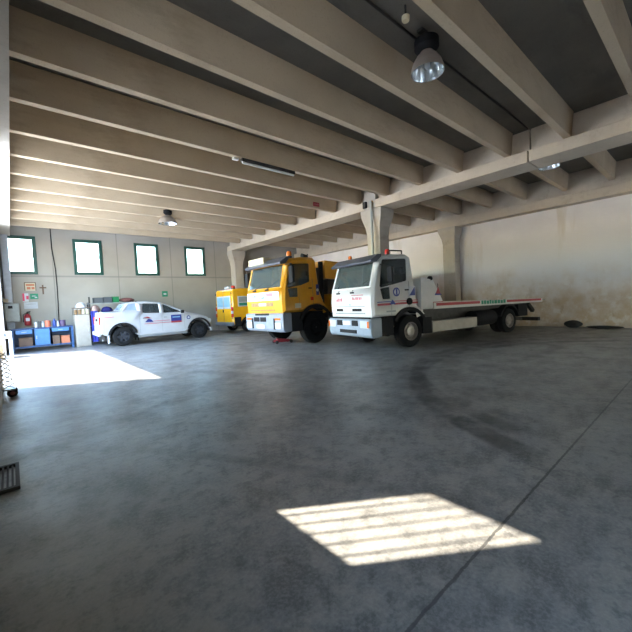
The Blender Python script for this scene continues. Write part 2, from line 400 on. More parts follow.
# ------------------------------------------------------------------ structure
X0, XR, YE, YF = -0.35, 16.5, 20.6, -6.0
ZC = 5.85
def struct(o, label, cat, group=None): return tag(o, label, cat, group, 'structure')
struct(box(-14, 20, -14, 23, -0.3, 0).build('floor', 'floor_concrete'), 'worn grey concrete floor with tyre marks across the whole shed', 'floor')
struct(box(-60, -0.34, -60, 60, -0.2, 0.004).box(-0.34, 40, -60, YF - 0.28, -0.2, 0.004).build('ground_outside', 'apron_concrete'), 'pale concrete yard outside the open side of the shed', 'ground')
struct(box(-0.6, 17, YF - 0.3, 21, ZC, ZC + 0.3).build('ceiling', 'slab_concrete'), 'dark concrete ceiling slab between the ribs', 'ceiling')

def wall_with_holes(name, m, holes, u0, u1, z0, z1, place):
    """wall as blocks around rectangular holes (u0,u1,z0,z1), holes sorted along u, none overlapping in u"""
    mb = MB(); u = u0
    for (a, b, c, d) in sorted(holes):
        if a > u: mb.box(*place(u, a, z0, z1))
        if c > z0: mb.box(*place(a, b, z0, c))
        if d < z1: mb.box(*place(a, b, d, z1))
        u = b
    if u < u1: mb.box(*place(u, u1, z0, z1))
    return mb.build(name, m)
WIN = [(-0.14, 1.09), (2.49, 3.72), (5.22, 6.45), (7.92, 9.15)]
wz = (3.36, 5.09)
struct(wall_with_holes('wall_back', 'panel_plaster', [(a, b, *wz) for a, b in WIN], -0.6, 17, 0, ZC, lambda a, b, c, d: (a, b, YE, YE + 0.28, c, d)),
       'pale panelled end wall with four green-framed windows', 'wall')
struct(box(XR, XR + 0.3, YF - 0.3, YE + 0.3, 0, ZC).build('wall_right', 'stained_plaster'), 'whitewashed side wall with brown damp stains near the floor', 'wall')
WL = (2.46, 3.30, 3.03, 5.14); DL = (9.76, 18.0, 0.0, 5.38)
struct(wall_with_holes('wall_left', 'panel_plaster', [WL, DL, (-1.0, 0.0, 0, 2.1)], YF, YE, 0, ZC, lambda a, b, c, d: (X0, X0 + 0.15, a, b, c, d)),
       'side wall with the wide open doorway beside the camera', 'wall')
struct(wall_with_holes('wall_front', 'panel_plaster', [(11.6, 14.6, 0, 2.2)], -0.35, XR, 0, ZC, lambda a, b, c, d: (a, b, YF - 0.28, YF, c, d)),  # opening added out of view to bring daylight onto the stained wall
       'front wall behind the camera with an added unseen opening for daylight', 'wall')
for i, (a, b) in enumerate(WIN):
    w = bpy.data.objects.new('window_%d' % (i + 1), None); C.objects.link(w); w.location = ((a + b) / 2, YE, wz[0])
    hw = (b - a) / 2; hz = wz[1] - wz[0]; t = 0.14
    fr = MB()
    fr.box(-hw, -hw + t, -0.05, 0.1, 0, hz).box(hw - t, hw, -0.05, 0.1, 0, hz).box(-hw + t, hw - t, -0.05, 0.1, 0, t).box(-hw + t, hw - t, -0.05, 0.1, hz - t, hz)
    fo = fr.build('window_frame', 'green_frame', w, bevel=0.012)
    box(-hw + t, hw - t, 0.03, 0.045, t, hz - t).build('pane', 'window_glass', w)
    box(hw - t - 0.03, hw - t - 0.01, -0.09, -0.05, hz * 0.45, hz * 0.55).build('handle', 'black_plastic', fo)
    struct(w, ['green-framed window above the wall signs, partly behind the pale corner post', 'green-framed window above the blue workbench\'s end and the beige cabinet',
               'green-framed window above the white pickup cab', 'green-framed window above the pickup bonnet'][i], 'window')
w = bpy.data.objects.new('window_5', None); C.objects.link(w); w.location = (X0 + 0.075, (WL[0] + WL[1]) / 2, WL[2])
hy = (WL[1] - WL[0]) / 2; hz = WL[3] - WL[2]
for k in range(5):
    y = -hy + 2 * hy * (k + 1) / 6
    MB().box(-0.006, 0.006, y - 0.008, y + 0.008, 0, hz).build('bar', 'green_frame', w)
struct(w, 'barred window high in the side wall near the camera', 'window')

# ceiling ribs
JS = [2.48 + 1.389 * i for i in range(-6, 13)]
def joist(x0, x1, y, bw=0.15, tw=0.26, z0=5.25):
    mb = MB(); r0 = [(x0, y - bw / 2, z0), (x0, y + bw / 2, z0), (x0, y + tw / 2, ZC), (x0, y - tw / 2, ZC)]
    mb.loft([r0, [(x1, p[1], p[2]) for p in r0]])
    return mb
proto = {}
for bay, (x0, x1) in enumerate(((0.0, 10.78), (11.5, 16.3))):
    for i, y in enumerate(JS):
        if bay not in proto:
            o = joist(x0, x1, 0).build('ceiling_beam', 'joist_concrete'); proto[bay] = o
        else:
            o = proto[bay].copy(); C.objects.link(o)
        o.location = (0, y, 0)
        struct(o, 'deep concrete ceiling rib spanning from the open side to the main beam' if bay == 0 else 'short concrete ceiling rib spanning from the main beam to the stained wall',
               'ceiling beam', 'ceiling ribs of the wide bay' if bay == 0 else 'ceiling ribs of the narrow bay')
# main beam (two lengths butting at a joint), wall beam, left edge beam
def tbeam(name, xa, xb, wa, wb, y0, y1, z0, zl, m):
    mb = MB().prism([(xa, z0), (xb, z0), (xb, zl), (wb, zl), (wb, ZC), (wa, ZC), (wa, zl), (xa, zl)], y0, y1)
    return mb.build(name, m, bevel=0.015)
g = 'lengths of the main concrete beam'
struct(tbeam('main_beam', 10.68, 11.56, 10.88, 11.40, 9.12, YE, 4.93, 5.24, 'beam_concrete'), 'length of main concrete beam running from the middle column to the end wall', 'beam', g)
struct(tbeam('main_beam', 10.68, 11.56, 10.88, 11.40, 3.36, 8.55, 4.93, 5.24, 'beam_concrete'), 'length of main concrete beam above the white flatbed truck', 'beam', g)
struct(tbeam('main_beam', 10.68, 11.56, 10.88, 11.40, YF, 3.33, 4.93, 5.24, 'beam_concrete'), 'nearest length of main concrete beam, with the lamp behind it', 'beam', g)
struct(tbeam('wall_beam', 16.05, 16.52, 16.30, 16.52, YF, YE, 4.68, 5.02, 'beam_concrete'), 'concrete beam along the top of the stained wall', 'beam')
struct(box(X0 + 0.15, 0.22, YF, YE, 5.05, ZC).build('edge_beam', 'column_concrete'), 'pale concrete edge beam over the open doorway', 'beam')

def column(x0, x1, y0, y1, flare, zf0, zt, label, name='concrete_column'):
    prof = [(0, 0), (zf0, 0), (zf0 + (zt - zf0) * 0.35, 0.25), (zf0 + (zt - zf0) * 0.7, 0.85), (zt - 0.15, 1.0), (zt, 1.0)]
    rings = []
    for z, t in prof:
        fx, fy = flare[0] * t, flare[1] * t
        rings.append([(x0 - fx, y0 - fy, z), (x1 + fx, y0 - fy, z), (x1 + fx, y1 + fy, z), (x0 - fx, y1 + fy, z)])
    return struct(MB().loft(rings).build(name, 'column_concrete', bevel=0.02), label, 'column')
column(10.83, 11.40, 8.52, 9.14, (0.12, 0.20), 3.9, 4.93, 'flared concrete column between the white and yellow trucks')
struct(box(10.70, 11.5, 8.55, 9.12, 4.93, ZC).build('column_head', 'column_concrete', bevel=0.02), 'concrete column head between two lengths of main beam', 'column')
column(10.85, 11.42, 20.0, YE, (0.2, 0.1), 4.0, 4.93, 'flared concrete column in front of the end wall behind the yellow van')
column(16.0, 16.5, 8.2, 8.8, (0.18, 0.14), 3.9, 4.68, 'flared concrete column against the stained wall behind the flatbed')

# ------------------------------------------------------------------ fixed fittings on structure
def high_bay(x, y, z, drop, label, r=0.27, hs=1.0):
    t = thing('high_bay_lamp', label, 'lamp', (x, y, z), 0, 'industrial bell lamps')
    MB().lathe([(r, 0), (r * 0.98, 0.05), (r * 0.86, 0.16), (r * 0.62, 0.26), (r * 0.40, 0.31), (r * 0.40, 0.33), (0.01, 0.33)], (0, 0, 0), (0, 0, 1), 32, False).build('lamp_shade', 'lamp_shell', t, smooth=True)
    MB().lathe([(r * 0.97, 0.004), (r * 0.94, 0.05), (r * 0.83, 0.155), (r * 0.59, 0.25), (r * 0.38, 0.30), (0.01, 0.30)], (0, 0, 0), (0, 0, 1), 32, False).build('reflector', 'lamp_mirror', t, smooth=True)
    MB().lathe([(0.03, 0.28), (0.05, 0.18), (0.05, 0.10), (0.01, 0.05)], (0, 0, 0), (0, 0, 1), 14).build('bulb', 'lamp_white', t, smooth=True)
    MB().lathe([(0.13, 0.33), (0.20, 0.40), (0.20, 0.52), (0.10, 0.56)], (0, 0, 0), (0, 0, 1), 18).build('gear_housing', 'black_plastic', t, smooth=True)
    MB().bar((0, 0, 0.5), (0, 0, drop), 0.05).bar((-0.2, 0, drop - 0.02), (0.2, 0, drop - 0.02), 0.1, 0.04).build('bracket', 'dark_metal', t)
    return t
high_bay(5.52, 3.2, 5.22, ZC - 5.22, 'large bell-shaped ceiling lamp with mirrored inside, hanging nearest over the floor')
high_bay(5.15, 14.98, 5.0, ZC - 5.0, 'small pale bell lamp hanging far off, above the white pickup', 0.36)
high_bay(11.9, 3.2, 5.0, ZC - 5.0, 'bell lamp half hidden behind the main beam')
t = thing('tube_light', 'long fluorescent batten under a ceiling rib', 'light', (5.6, JS[10], 5.22))
box(-0.88, 0.82, -0.05, 0.05, -0.05, 0.03).build('housing', 'dark_metal', t)
MB().cyl((-0.86, 0, -0.075), (0.80, 0, -0.075), 0.03, 12).build('tube', 'tube_white', t, smooth=True)
box(-1.12, -0.98, -0.05, 0.05, -0.05, 0).build('junction_box', 'tube_white', t)
t = thing('junction_box', 'small cream round box on the pipe beside the big bell lamp', 'fitting', (4.75, 3.08, 5.62))
MB().lathe([(0.05, 0), (0.06, 0.02), (0.06, 0.07), (0.03, 0.09)], (0, 0, 0), (0, 0, 1), 14).build('body', 'bulb_cream', t, smooth=True)
MB().cyl((0, 0, 0.08), (0, 0, ZC - 5.62), 0.015).build('stem', 'dark_metal', t)
tag(MB().cyl((1.0, 3.35, 5.82), (10.7, 3.35, 5.82), 0.02, 8).build('conduit_pipe', 'dark_metal'), 'thin dark conduit running along the ceiling past the big bell lamp', 'pipe')

t = thing('red_plate', 'small red plate on the side of a ceiling rib near the middle column', 'plate', (9.62, JS[12] - 0.085, 5.33))
box(-0.16, 0.16, -0.03, 0, 0, 0.16).build('body', 'mark_red', t); box(-0.12, 0.12, -0.036, -0.03, 0.06, 0.10).build('mark', 'mark_pink', t)
t = thing('junction_box', 'small black box high on the middle column', 'fitting', (10.70, 9.04, 5.0))
box(-0.09, 0, -0.08, 0.08, 0, 0.24).build('body', 'black_plastic', t); box(-0.1, -0.09, -0.06, 0.06, 0.03, 0.21).build('lid', 'dark_metal', t)
tag(MB().tube([(10.63, 8.72, 5.2), (10.63, 8.72, 3.0), (10.63, 8.72, 0.0)], 0.05, 12).build('downpipe', 'box_green_grey', smooth=True), 'pale drainpipe running down the face of the middle column', 'pipe')

# corner post + panel box + shelf plank + signs on the end wall
tag(box(-0.13, 0.13, 20.28, 20.55, 0, 5.05).build('corner_post', 'steel_pale', bevel=0.015), 'pale blue-grey steel post in the corner in front of the first window', 'post')
t = thing('switch_box', 'grey-white electrical box on the corner post', 'electrical box', (0.07, 20.27, 1.25))
box(-0.25, 0.25, -0.2, 0, 0, 0.8).build('body', 'box_green_grey', t, bevel=0.015)
box(-0.22, 0.22, -0.215, -0.2, 0.03, 0.77).build('door', 'box_green_grey', t)
box(-0.12, 0.03, -0.225, -0.215, 0.58, 0.70).build('dark_window', 'black_plastic', t)
tag(box(-0.2, -0.02, 19.8, 20.2, 2.1, 2.24).build('wooden_plank', 'pale_wood'), 'pale wooden plank fixed beside the corner post above the electrical box', 'plank')
YW = YE
def wall_sign(name, label, x0, x1, z0, z1, base, marks, cat='sign'):
    t = thing(name, label, cat, ((x0 + x1) / 2, YW, z0))
    hw = (x1 - x0) / 2
    box(-hw, hw, -0.02, 0, 0, z1 - z0).build('plate', base, t)
    for (n_, m_, a, b, c, d) in marks: box(a - hw, b - hw, -0.026, -0.02, c, d).build(n_, m_, t)
    return t
wall_sign('wall_sign', 'orange-lettered framed sign on the end wall, topmost of the cluster', 0.56, 0.98, 2.62, 3.0, 'cream_plastic',
          [('border', 'brown_box', 0, 0.42, 0.35, 0.38), ('border', 'brown_box', 0, 0.03, 0, 0.35), ('border', 'brown_box', 0.39, 0.42, 0, 0.35), ('mark', 'sign_orange', 0.06, 0.36, 0.22, 0.30), ('mark', 'sign_orange', 0.09, 0.22, 0.06, 0.17), ('mark', 'sign_orange', 0.25, 0.36, 0.06, 0.17)])
wall_sign('wall_sign', 'red and white upright safety sign on the end wall', 0.47, 0.68, 2.13, 2.5, 'mark_white', [('mark', 'sign_red', 0.0, 0.07, 0.03, 0.37), ('mark', 'sign_red', 0.13, 0.21, 0.10, 0.26)])
wall_sign('wall_sign', 'green escape-route sign on the end wall above the white notice', 0.74, 1.03, 2.24, 2.48, 'sign_green', [('mark', 'mark_white', 0.06, 0.20, 0.12, 0.15), ('mark', 'mark_white', 0.16, 0.25, 0.05, 0.09)])
wall_sign('wall_notice', 'plain white notice sheet on the end wall above the extinguisher', 0.50, 0.99, 1.80, 2.10, 'paper', [('mark', 'mark_grey', 0.06, 0.42, 0.2, 0.22)], 'notice')
wall_sign('wall_sign', 'small green emergency sign on the end wall above the pickup cab', 6.52, 6.82, 2.18, 2.49, 'sign_green', [('mark', 'mark_white', 0.07, 0.22, 0.1, 0.2)])
tag(MB().box(1.195, 1.25, YW - 0.03, YW, 2.45, 2.88).box(1.1, 1.35, YW - 0.03, YW, 2.72, 2.78).build('wall_cross', 'brown_box'), 'small dark cross hanging on the end wall', 'cross')
pts = [(1.67, YW - 0.03, 5.6), (1.67, YW - 0.03, 4.6), (1.75, YW - 0.03, 3.6), (1.76, YW - 0.03, 2.6), (1.72, YW - 0.03, 1.0)]
tag(MB().tube(pts, 0.018).build('hanging_cable', 'black_plastic'), 'dark cable running down the end wall above the blue workbench', 'cable')
t = thing('fire_extinguisher', 'red fire extinguisher hung on the end wall behind the workbench', 'fire extinguisher', (0.58, YW - 0.16, 1.05))
MB().lathe([(0.02, 0), (0.11, 0.01), (0.12, 0.05), (0.12, 0.42), (0.07, 0.5), (0.03, 0.53)], (0, 0, 0), (0, 0, 1), 20).build('cylinder', 'red_enamel', t, smooth=True)
MB().cyl((0, 0, 0.53), (0, 0, 0.58), 0.03).bar((-0.02, 0, 0.6), (0.12, 0, 0.63), 0.03).bar((-0.02, 0, 0.57), (0.1, 0, 0.57), 0.03).build('valve', 'black_plastic', t)
MB().tube([(-0.02, 0, 0.57), (-0.14, 0, 0.5), (-0.15, 0, 0.15)], 0.012).build('hose', 'black_plastic', t)
box(-0.07, 0.07, -0.126, -0.11, 0.2, 0.34).build('sticker', 'mark_white', t)
box(-0.04, 0.04, 0.1, 0.16, 0.3, 0.4).build('bracket', 'dark_metal', t)

# ------------------------------------------------------------------ workbench and what stands on it
BX0, BX1, BY0, BY1, BZ = -0.02, 2.06, 18.75, 19.4, 0.97
t = thing('workbench', 'blue steel workbench against the end wall under the signs', 'workbench', (BX0, BY0, 0))
L, D = BX1 - BX0, BY1 - BY0
box(0, L, 0, D, BZ - 0.06, BZ).build('bench_top', 'bench_dark_blue', t, bevel=0.008)
for x in (0, L - 0.08):
    for y in (0, D - 0.08): box(x, x + 0.08, y, y + 0.08, 0, BZ - 0.06).build('leg', 'bench_blue', t)
box(0.08, L - 0.08, 0.03, D - 0.03, 0.16, 0.22).build('lower_shelf', 'bench_blue', t)
box(0.02, L - 0.02, D - 0.03, D - 0.01, 0.2, BZ - 0.06).build('back_panel', 'bench_dark_blue', t)
dr = box(0.14, 0.66, -0.01, D - 0.06, 0.74, 0.9).build('drawer', 'bench_light_blue', t); box(0.32, 0.48, -0.035, -0.01, 0.81, 0.83).build('handle', 'galvanised', dr)
cb = box(0.74, 1.24, -0.01, D - 0.06, 0.24, 0.9).build('cupboard_door', 'bench_light_blue', t); box(0.78, 0.81, -0.035, -0.01, 0.5, 0.64).build('handle', 'galvanised', cb)
dr = box(1.32, 1.92, -0.01, D - 0.06, 0.76, 0.9).build('drawer', 'bench_light_blue', t); box(1.54, 1.7, -0.035, -0.01, 0.82, 0.84).build('handle', 'galvanised', dr)
def crate(name, label, cat, x0, x1, y0, y1, z0, z1, m, group=None, lid=True):
    t = thing(name, label, cat, ((x0 + x1) / 2, (y0 + y1) / 2, z0), 0, group)
    a, b, h = (x1 - x0) / 2, (y1 - y0) / 2, z1 - z0; w = 0.02
    mb = MB().box(-a, a, -b, b, 0, w).box(-a, -a + w, -b, b, w, h).box(a - w, a, -b, b, w, h).box(-a + w, a - w, -b, -b + w, w, h).box(-a + w, a - w, b - w, b, w, h)
    mb.build('body', m, t)
    if lid: box(-a - 0.01, a + 0.01, -b - 0.01, b + 0.01, h, h + 0.025).build('lid', m, t, bevel=0.006)
    return t
crate('storage_box', 'brown box on the workbench lower shelf, left of the cupboard door', 'box', 0.2, 0.64, 18.85, 19.2, 0.22, 0.55, 'brown_box')
crate('storage_box', 'brown carton on the workbench lower shelf beside the right drawer end', 'box', 1.32, 1.56, 18.85, 19.2, 0.22, 0.56, 'brown_box')
crate('storage_box', 'reddish box on the workbench lower shelf near the beige cabinet', 'box', 1.62, 1.92, 18.85, 19.2, 0.22, 0.52, 'sign_orange')
def bottle(name, label, cat, x, y, z, r, h, m, cap='white_plastic', neck=True):
    t = thing(name, label, cat, (x, y, z), 0, None)
    pr = [(r * 0.9, 0), (r, 0.02), (r, h * 0.68), (r * 0.45, h * 0.82), (r * 0.4, h * 0.9)] if neck else [(r, 0), (r, h * 0.93)]
    MB().lathe(pr, (0, 0, 0), (0, 0, 1), 16).build('body', m, t, smooth=True)
    MB().cyl((0, 0, pr[-1][1]), (0, 0, h), r * (0.5 if neck else 1.03), 14).build('cap', cap, t, smooth=True)
    return t
bottle('spray_bottle', 'white bottle on the workbench just right of the extinguisher', 'bottle', 0.80, 19.0, BZ, 0.05, 0.28, 'white_plastic', 'black_plastic')
bottle('oil_tin', 'dark tin on the workbench right of the white bottle', 'tin', 0.92, 19.02, BZ, 0.05, 0.26, 'grey_crate', 'grey_crate', False)
bottle('spray_bottle', 'pale grey bottle on the workbench beside the orange tin', 'bottle', 1.03, 19.0, BZ, 0.045, 0.25, 'steel_pale')
bottle('paint_tin', 'orange-red tin on the workbench', 'tin', 1.20, 19.0, BZ, 0.10, 0.27, 'orange_tin', 'orange_tin', False)
bottle('fluid_bottle', 'dark blue bottle on the workbench right of the orange tin', 'bottle', 1.43, 19.0, BZ, 0.07, 0.34, 'blue_bottle', 'blue_bottle')
bottle('spray_bottle', 'slim pale bottle on the workbench between the blue bottle and the purple tin', 'bottle', 1.55, 18.95, BZ, 0.035, 0.24, 'white_plastic')
bottle('paint_tin', 'purplish dark tin on the workbench, the last one near the cabinet', 'tin', 1.72, 19.0, BZ, 0.11, 0.26, 'purple_tin', 'purple_tin', False)

# beige cabinet and clutter
t = thing('steel_cabinet', 'beige steel cabinet standing between the workbench and the shelving', 'cabinet', (2.42, 18.9, 0))
MB().box(-0.28, 0.28, -0.25, 0.25, 0, 1.42).build('body', 'beige_steel', t, bevel=0.01)
d = box(-0.26, 0.26, -0.27, -0.25, 0.06, 1.38).build('door', 'beige_steel', t); box(0.18, 0.21, -0.29, -0.27, 0.65, 0.8).build('handle', 'galvanised', d)
t = thing('tool_tray', 'wire tray of yellow and white bottles on the beige cabinet', 'tray', (2.42, 18.88, 1.42))
mb = MB().box(-0.31, 0.30, -0.24, 0.24, 0, 0.02)
for x in (-0.30, 0.29):
    for y in (-0.23, 0.23): mb.bar((x, y, 0.02), (x, y, 0.30), 0.015)
mb.build('frame', 'dark_metal', t); box(-0.32, 0.30, -0.25, 0.25, 0.29, 0.32).build('top_board', 'brown_box', t)
for k, (x, mm) in enumerate(((-0.22, 'wood'), (-0.07, 'wood'), (0.08, 'cream_plastic'), (0.23, 'cream_plastic'))):
    bottle('jar', ['brown jar in the cabinet-top tray, nearest the workbench', 'brown jar in the cabinet-top tray, second from the workbench', 'cream jar in the cabinet-top tray, third from the workbench', 'cream jar in the cabinet-top tray, nearest the shelving'][k], 'jar', 2.42 + x, 18.8, 1.44, 0.065, 0.22, mm, 'white_plastic', False)
t = thing('safety_helmet', 'white helmet lying on top of the cabinet tray', 'helmet', (2.42, 18.86, 1.74))
MB().lathe([(0.19, 0), (0.20, 0.03), (0.17, 0.13), (0.10, 0.2), (0.01, 0.22)], (0, 0, 0), (0, 0, 1), 20).build('shell', 'white_plastic', t, smooth=True)
MB().lathe([(0.14, 0), (0.24, 0.0), (0.24, 0.015), (0.14, 0.015)], (0, 0, 0), (0, 0, 1), 20, False).build('brim', 'white_plastic', t)

# shelving behind the pickup with its things
t = thing('shelving_rack', 'dark steel shelving rack against the end wall behind the white pickup', 'shelf', (3.73, 19.1, 0))
for x in (-0.98, 0.96):
    for y in (-0.25, 0.25): box(x - 0.03, x + 0.03, y - 0.03, y + 0.03, 0, 2.2 if x < 0 and y < 0 else 1.95).build('post', 'dark_metal', t)
for z in (0.2, 0.85, 1.4, 1.88): box(-1.0, 1.0, -0.28, 0.28, z, z + 0.035).build('shelf_board', 'mark_grey', t)
crate('plastic_crate', 'dark grey crate on the rack top, at the end nearest the cabinet', 'crate', 2.95, 3.32, 18.9, 19.3, 1.915, 2.14, 'grey_crate')
crate('plastic_crate', 'dark grey crate on the rack top between the other crate and the green box', 'crate', 3.36, 3.68, 18.9, 19.3, 1.915, 2.16, 'grey_crate')
crate('plastic_box', 'green box on top of the rack', 'box', 3.72, 3.98, 18.9, 19.3, 1.915, 2.17, 'green_plastic')
tag(MB().blob((4.35, 19.1, 2.02), (0.34, 0.2, 0.11), 3, 0.12).build('cloth_bundle', 'rust_cloth', smooth=True), 'reddish-brown cloth bundle on top of the rack', 'cloth')
tag(MB().blob((2.98, 18.98, 1.62), (0.2, 0.18, 0.2), 5, 0.15).build('cloth_bundle', 'skin_cloth', smooth=True), 'pinkish crumpled cloth on the rack behind the pickup tailgate', 'cloth')
tag(MB().blob((3.45, 19.0, 1.58), (0.22, 0.2, 0.16), 8, 0.15).build('cloth_bundle', 'navy_cloth', smooth=True), 'dark blue cloth heap on the rack behind the pickup bed', 'cloth')
rings = []
for k in range(8):
    z = 0.15 + 1.4 * k / 7; ring = []
    for a in range(9):
        u = a / 8; ring.append((2.76 + 0.26 * u, 18.72 + 0.025 * math.sin(u * 14 + k * 0.4), z))
    ring += [(p[0], p[1] + 0.03, p[2]) for p in reversed(ring)]
    rings.append(ring)
tag(MB().loft(rings).build('blue_sheet', 'blue_cloth', smooth=True), 'bright blue sheet hanging down the end of the rack beside the pickup', 'sheet')

# white table in the doorway
t = thing('small_table', 'white plastic table standing by the open doorway near the workbench', 'table', (-0.42, 17.0, 0))
box(-0.45, 0.42, -0.3, 0.3, 0.72, 0.95).build('table_top', 'white_plastic', t, bevel=0.02)
for x in (-0.4, 0.37):
    for y in (-0.25, 0.25): box(x - 0.05, x + 0.05, y - 0.05, y + 0.05, 0, 0.72).build('leg', 'white_plastic', t)
box(0.2, 0.26, -0.32, -0.3, 0.78, 0.9).build('handle', 'grey_crate', t)
crate('storage_box', 'brown wooden box under the white table', 'box', -0.72, -0.28, 16.8, 17.2, 0.004, 0.45, 'wood')

# folding barrier on a caster
t = thing('folding_barrier', 'folding lattice barrier on a caster wheel at the doorway edge', 'barrier', (-0.11, 8.62, 0))
mb = MB()
for k in range(8):
    z0, z1 = 0.17 + 0.085 * k, 0.17 + 0.085 * (k + 1)
    a, b = (-0.08, 0.085 - 0.012 * k)
    mb.bar((a, 0, z0), (b, 0, z1), 0.006, 0.016).bar((b, 0.025, z0), (a, 0.025, z1), 0.006, 0.016)
mb.build('lattice', 'pale_wood', t)
box(-0.08, 0.1, -0.03, 0.34, 0.13, 0.16).build('base_bar', 'galvanised', t)
for y in (0.0, 0.3):
    w = MB().lathe([(0.03, -0.025), (0.075, -0.025), (0.08, 0), (0.075, 0.025), (0.03, 0.025)], (0.05, y, 0.08), (0, 1, 0), 20).build('caster_wheel', 'rubber', t, smooth=True)
    MB().cyl((0.05, y - 0.035, 0.08), (0.05, y + 0.035, 0.08), 0.035, 12).build('hub', 'rust_cloth', w)

# drain grate
t = thing('floor_grate', 'black iron drain grate set in the floor at the doorway', 'grate', (-0.21, 4.32, 0))
MB().box(-0.18, 0.18, -0.33, -0.29, 0, 0.03).box(-0.18, 0.18, 0.29, 0.33, 0, 0.03).box(-0.18, -0.15, -0.29, 0.29, 0, 0.03).box(0.15, 0.18, -0.29, 0.29, 0, 0.03).build('frame', 'grate_iron', t)
mb = MB()
for k in range(9): mb.box(-0.15 + 0.034 * k, -0.135 + 0.034 * k, -0.29, 0.29, 0.004, 0.024)
mb.build('grating', 'grate_iron', t)

# dark lumps against the right wall
tag(MB().blob((16.15, 3.66, 0.14), (0.22, 0.28, 0.15), 4, 0.12).build('rubbish_bag', 'rubble_black', smooth=True), 'black bag lying against the stained wall behind the flatbed', 'bag')
tag(MB().blob((16.15, 2.72, 0.045), (0.25, 0.5, 0.05), 9, 0.1).build('folded_tarp', 'rubble_black', smooth=True), 'flat dark tarp lying along the foot of the stained wall', 'tarp')

# ------------------------------------------------------------------ white flatbed truck
def marks_row(name, m, parent, x, ly0, ly1, z0, z1, k, seed):
    """row of small illegible strokes on a front panel (plane x)"""
    rnd = random.Random(seed); mb = MB(); w = (ly1 - ly0) / k
    for i in range(k):
        h = rnd.uniform(0.6, 1.0); mb.box(x, x + 0.006, ly0 + w * i + 0.1 * w, ly0 + w * (i + rnd.uniform(0.6, 0.9)), z0, z0 + (z1 - z0) * h)
    return mb.build(name, m, parent)

def arc(cx, cz, r, a0, a1, k=8): return [(cx + r * math.cos(R(a0 + (a1 - a0) * i / k)), cz + r * math.sin(R(a0 + (a1 - a0) * i / k))) for i in range(k + 1)]

T = thing('flatbed_truck', 'white flatbed recovery truck with red side stripe, parked nearest', 'truck', (9.0, 7.07, 0), R(169.0))
W = 1.07
taper = lambda x, z, y: y * (1 - 0.055 * max(0, z - 1.8) / 0.95)
prof = [(1.27, 0.97), (1.30, 1.40), (1.26, 1.80), (1.02, 2.56), (0.84, 2.68), (0.45, 2.745), (-0.10, 2.755), (-0.27, 2.66), (-0.36, 1.83), (-0.46, 1.24), (-0.46, 0.97)]
prof += arc(-0.10, 0.47, 0.70, 132, 45, 8)[0:] + [(0.56, 0.97)]
prof = [p for p in prof]
sw = rounded([(0.86, 2.58), (-0.06, 2.62), (-0.02, 1.97), (0.55, 1.86), (1.02, 1.80)], 0.05)
qw = rounded([(1.00, 1.76), (0.66, 1.80), (0.64, 1.46), (0.92, 1.46)], 0.03)
wsh = (0.06, 0.95, 0.05, 0.95)
cabm = shell('cab', 'white_paint', T, prof, W, 0.07, [sw, qw], {2: wsh}, taper)
pane_edge('windscreen', 'windscreen', T, prof[2], prof[3], W, 0.07, wsh, taper)
for sg in (1, -1):
    pane_side('side_window', 'side_glass', T, sw, W, sg, taper); pane_side('quarter_window', 'side_glass', T, qw, W, sg, taper)
# trim line round the door, handle
for sg in (1, -1):
    MB().box(-0.10, -0.085, sg * W - 0.004, sg * W + 0.006, 1.2, 1.95).build('door_seam', 'mark_grey', T); MB().box(0.60, 0.612, sg * W - 0.004, sg * W + 0.006, 1.0, 1.45).build('door_seam', 'mark_grey', T)
    MB().box(-0.06, 0.07, sg * W, sg * (W + 0.03), 1.68, 1.72).build('door_handle', 'black_plastic', T)
# interior
MB().box(0.75, 1.15, -0.95, 0.95, 1.35, 1.72).build('dashboard', 'interior_dark', T, bevel=0.04)
for y in (-0.55, 0.55):
    s_ = MB().box(-0.15, 0.35, y - 0.27, y + 0.27, 1.15, 1.45).box(-0.3, -0.12, y - 0.26, y + 0.26, 1.4, 2.2).build('seat', 'seat_fabric', T, bevel=0.05)
    box(-0.29, -0.16, y - 0.15, y + 0.15, 2.22, 2.42).build('headrest', 'seat_fabric', s_, bevel=0.04)
MB().lathe([(0.20, -0.015), (0.225, 0), (0.20, 0.015)], (0.62, 0.5, 1.72), (-0.5, 0, 0.8), 20, False).build('steering_wheel', 'black_plastic', T)
# front grille and marks
FX = 1.285
MB().box(FX, FX + 0.012, -0.78, 0.72, 1.27, 1.295).build('grille_slot', 'mark_grey', T)
MB().box(FX, FX + 0.012, -0.78, 0.72, 1.06, 1.10).build('grille_slot', 'mark_grey', T)
MB().box(FX - 0.005, FX + 0.012, -0.72, -0.38, 1.14, 1.22).build('grille_vent', 'black_plastic', T)
MB().box(FX - 0.005, FX + 0.012, 0.12, 0.56, 1.14, 1.22).build('grille_vent', 'black_plastic', T)
for y in (-0.62, 0.12): MB().box(1.26, 1.295, y - 0.09, y + 0.09, 1.67, 1.72).build('wiper_mount', 'black_plastic', T)
for y in (-0.62, 0.12): MB().bar((1.27, y, 1.74), (1.10, y + 0.55, 2.02), 0.02).build('wiper', 'black_plastic', T)
marks_row('lettering', 'mark_pink', T, 1.29, -0.72, -0.38, 1.44, 1.56, 4, 1)
marks_row('lettering', 'mark_pink', T, 1.29, 0.12, 0.62, 1.47, 1.56, 6, 2)
MB().box(1.29, 1.296, 0.10, 0.66, 1.60, 1.62).build('lettering_line', 'mark_red', T)
MB().prism([(-0.02, 1.32), (0.05, 1.32), (0.015, 1.44)], 1.29, 1.297, lambda a, b, y: (y, a, b)).build('emblem', 'mark_green', T)
MB().box(1.29, 1.296, -0.2, 0.0, 1.36, 1.39).build('lettering_line', 'mark_sky', T)
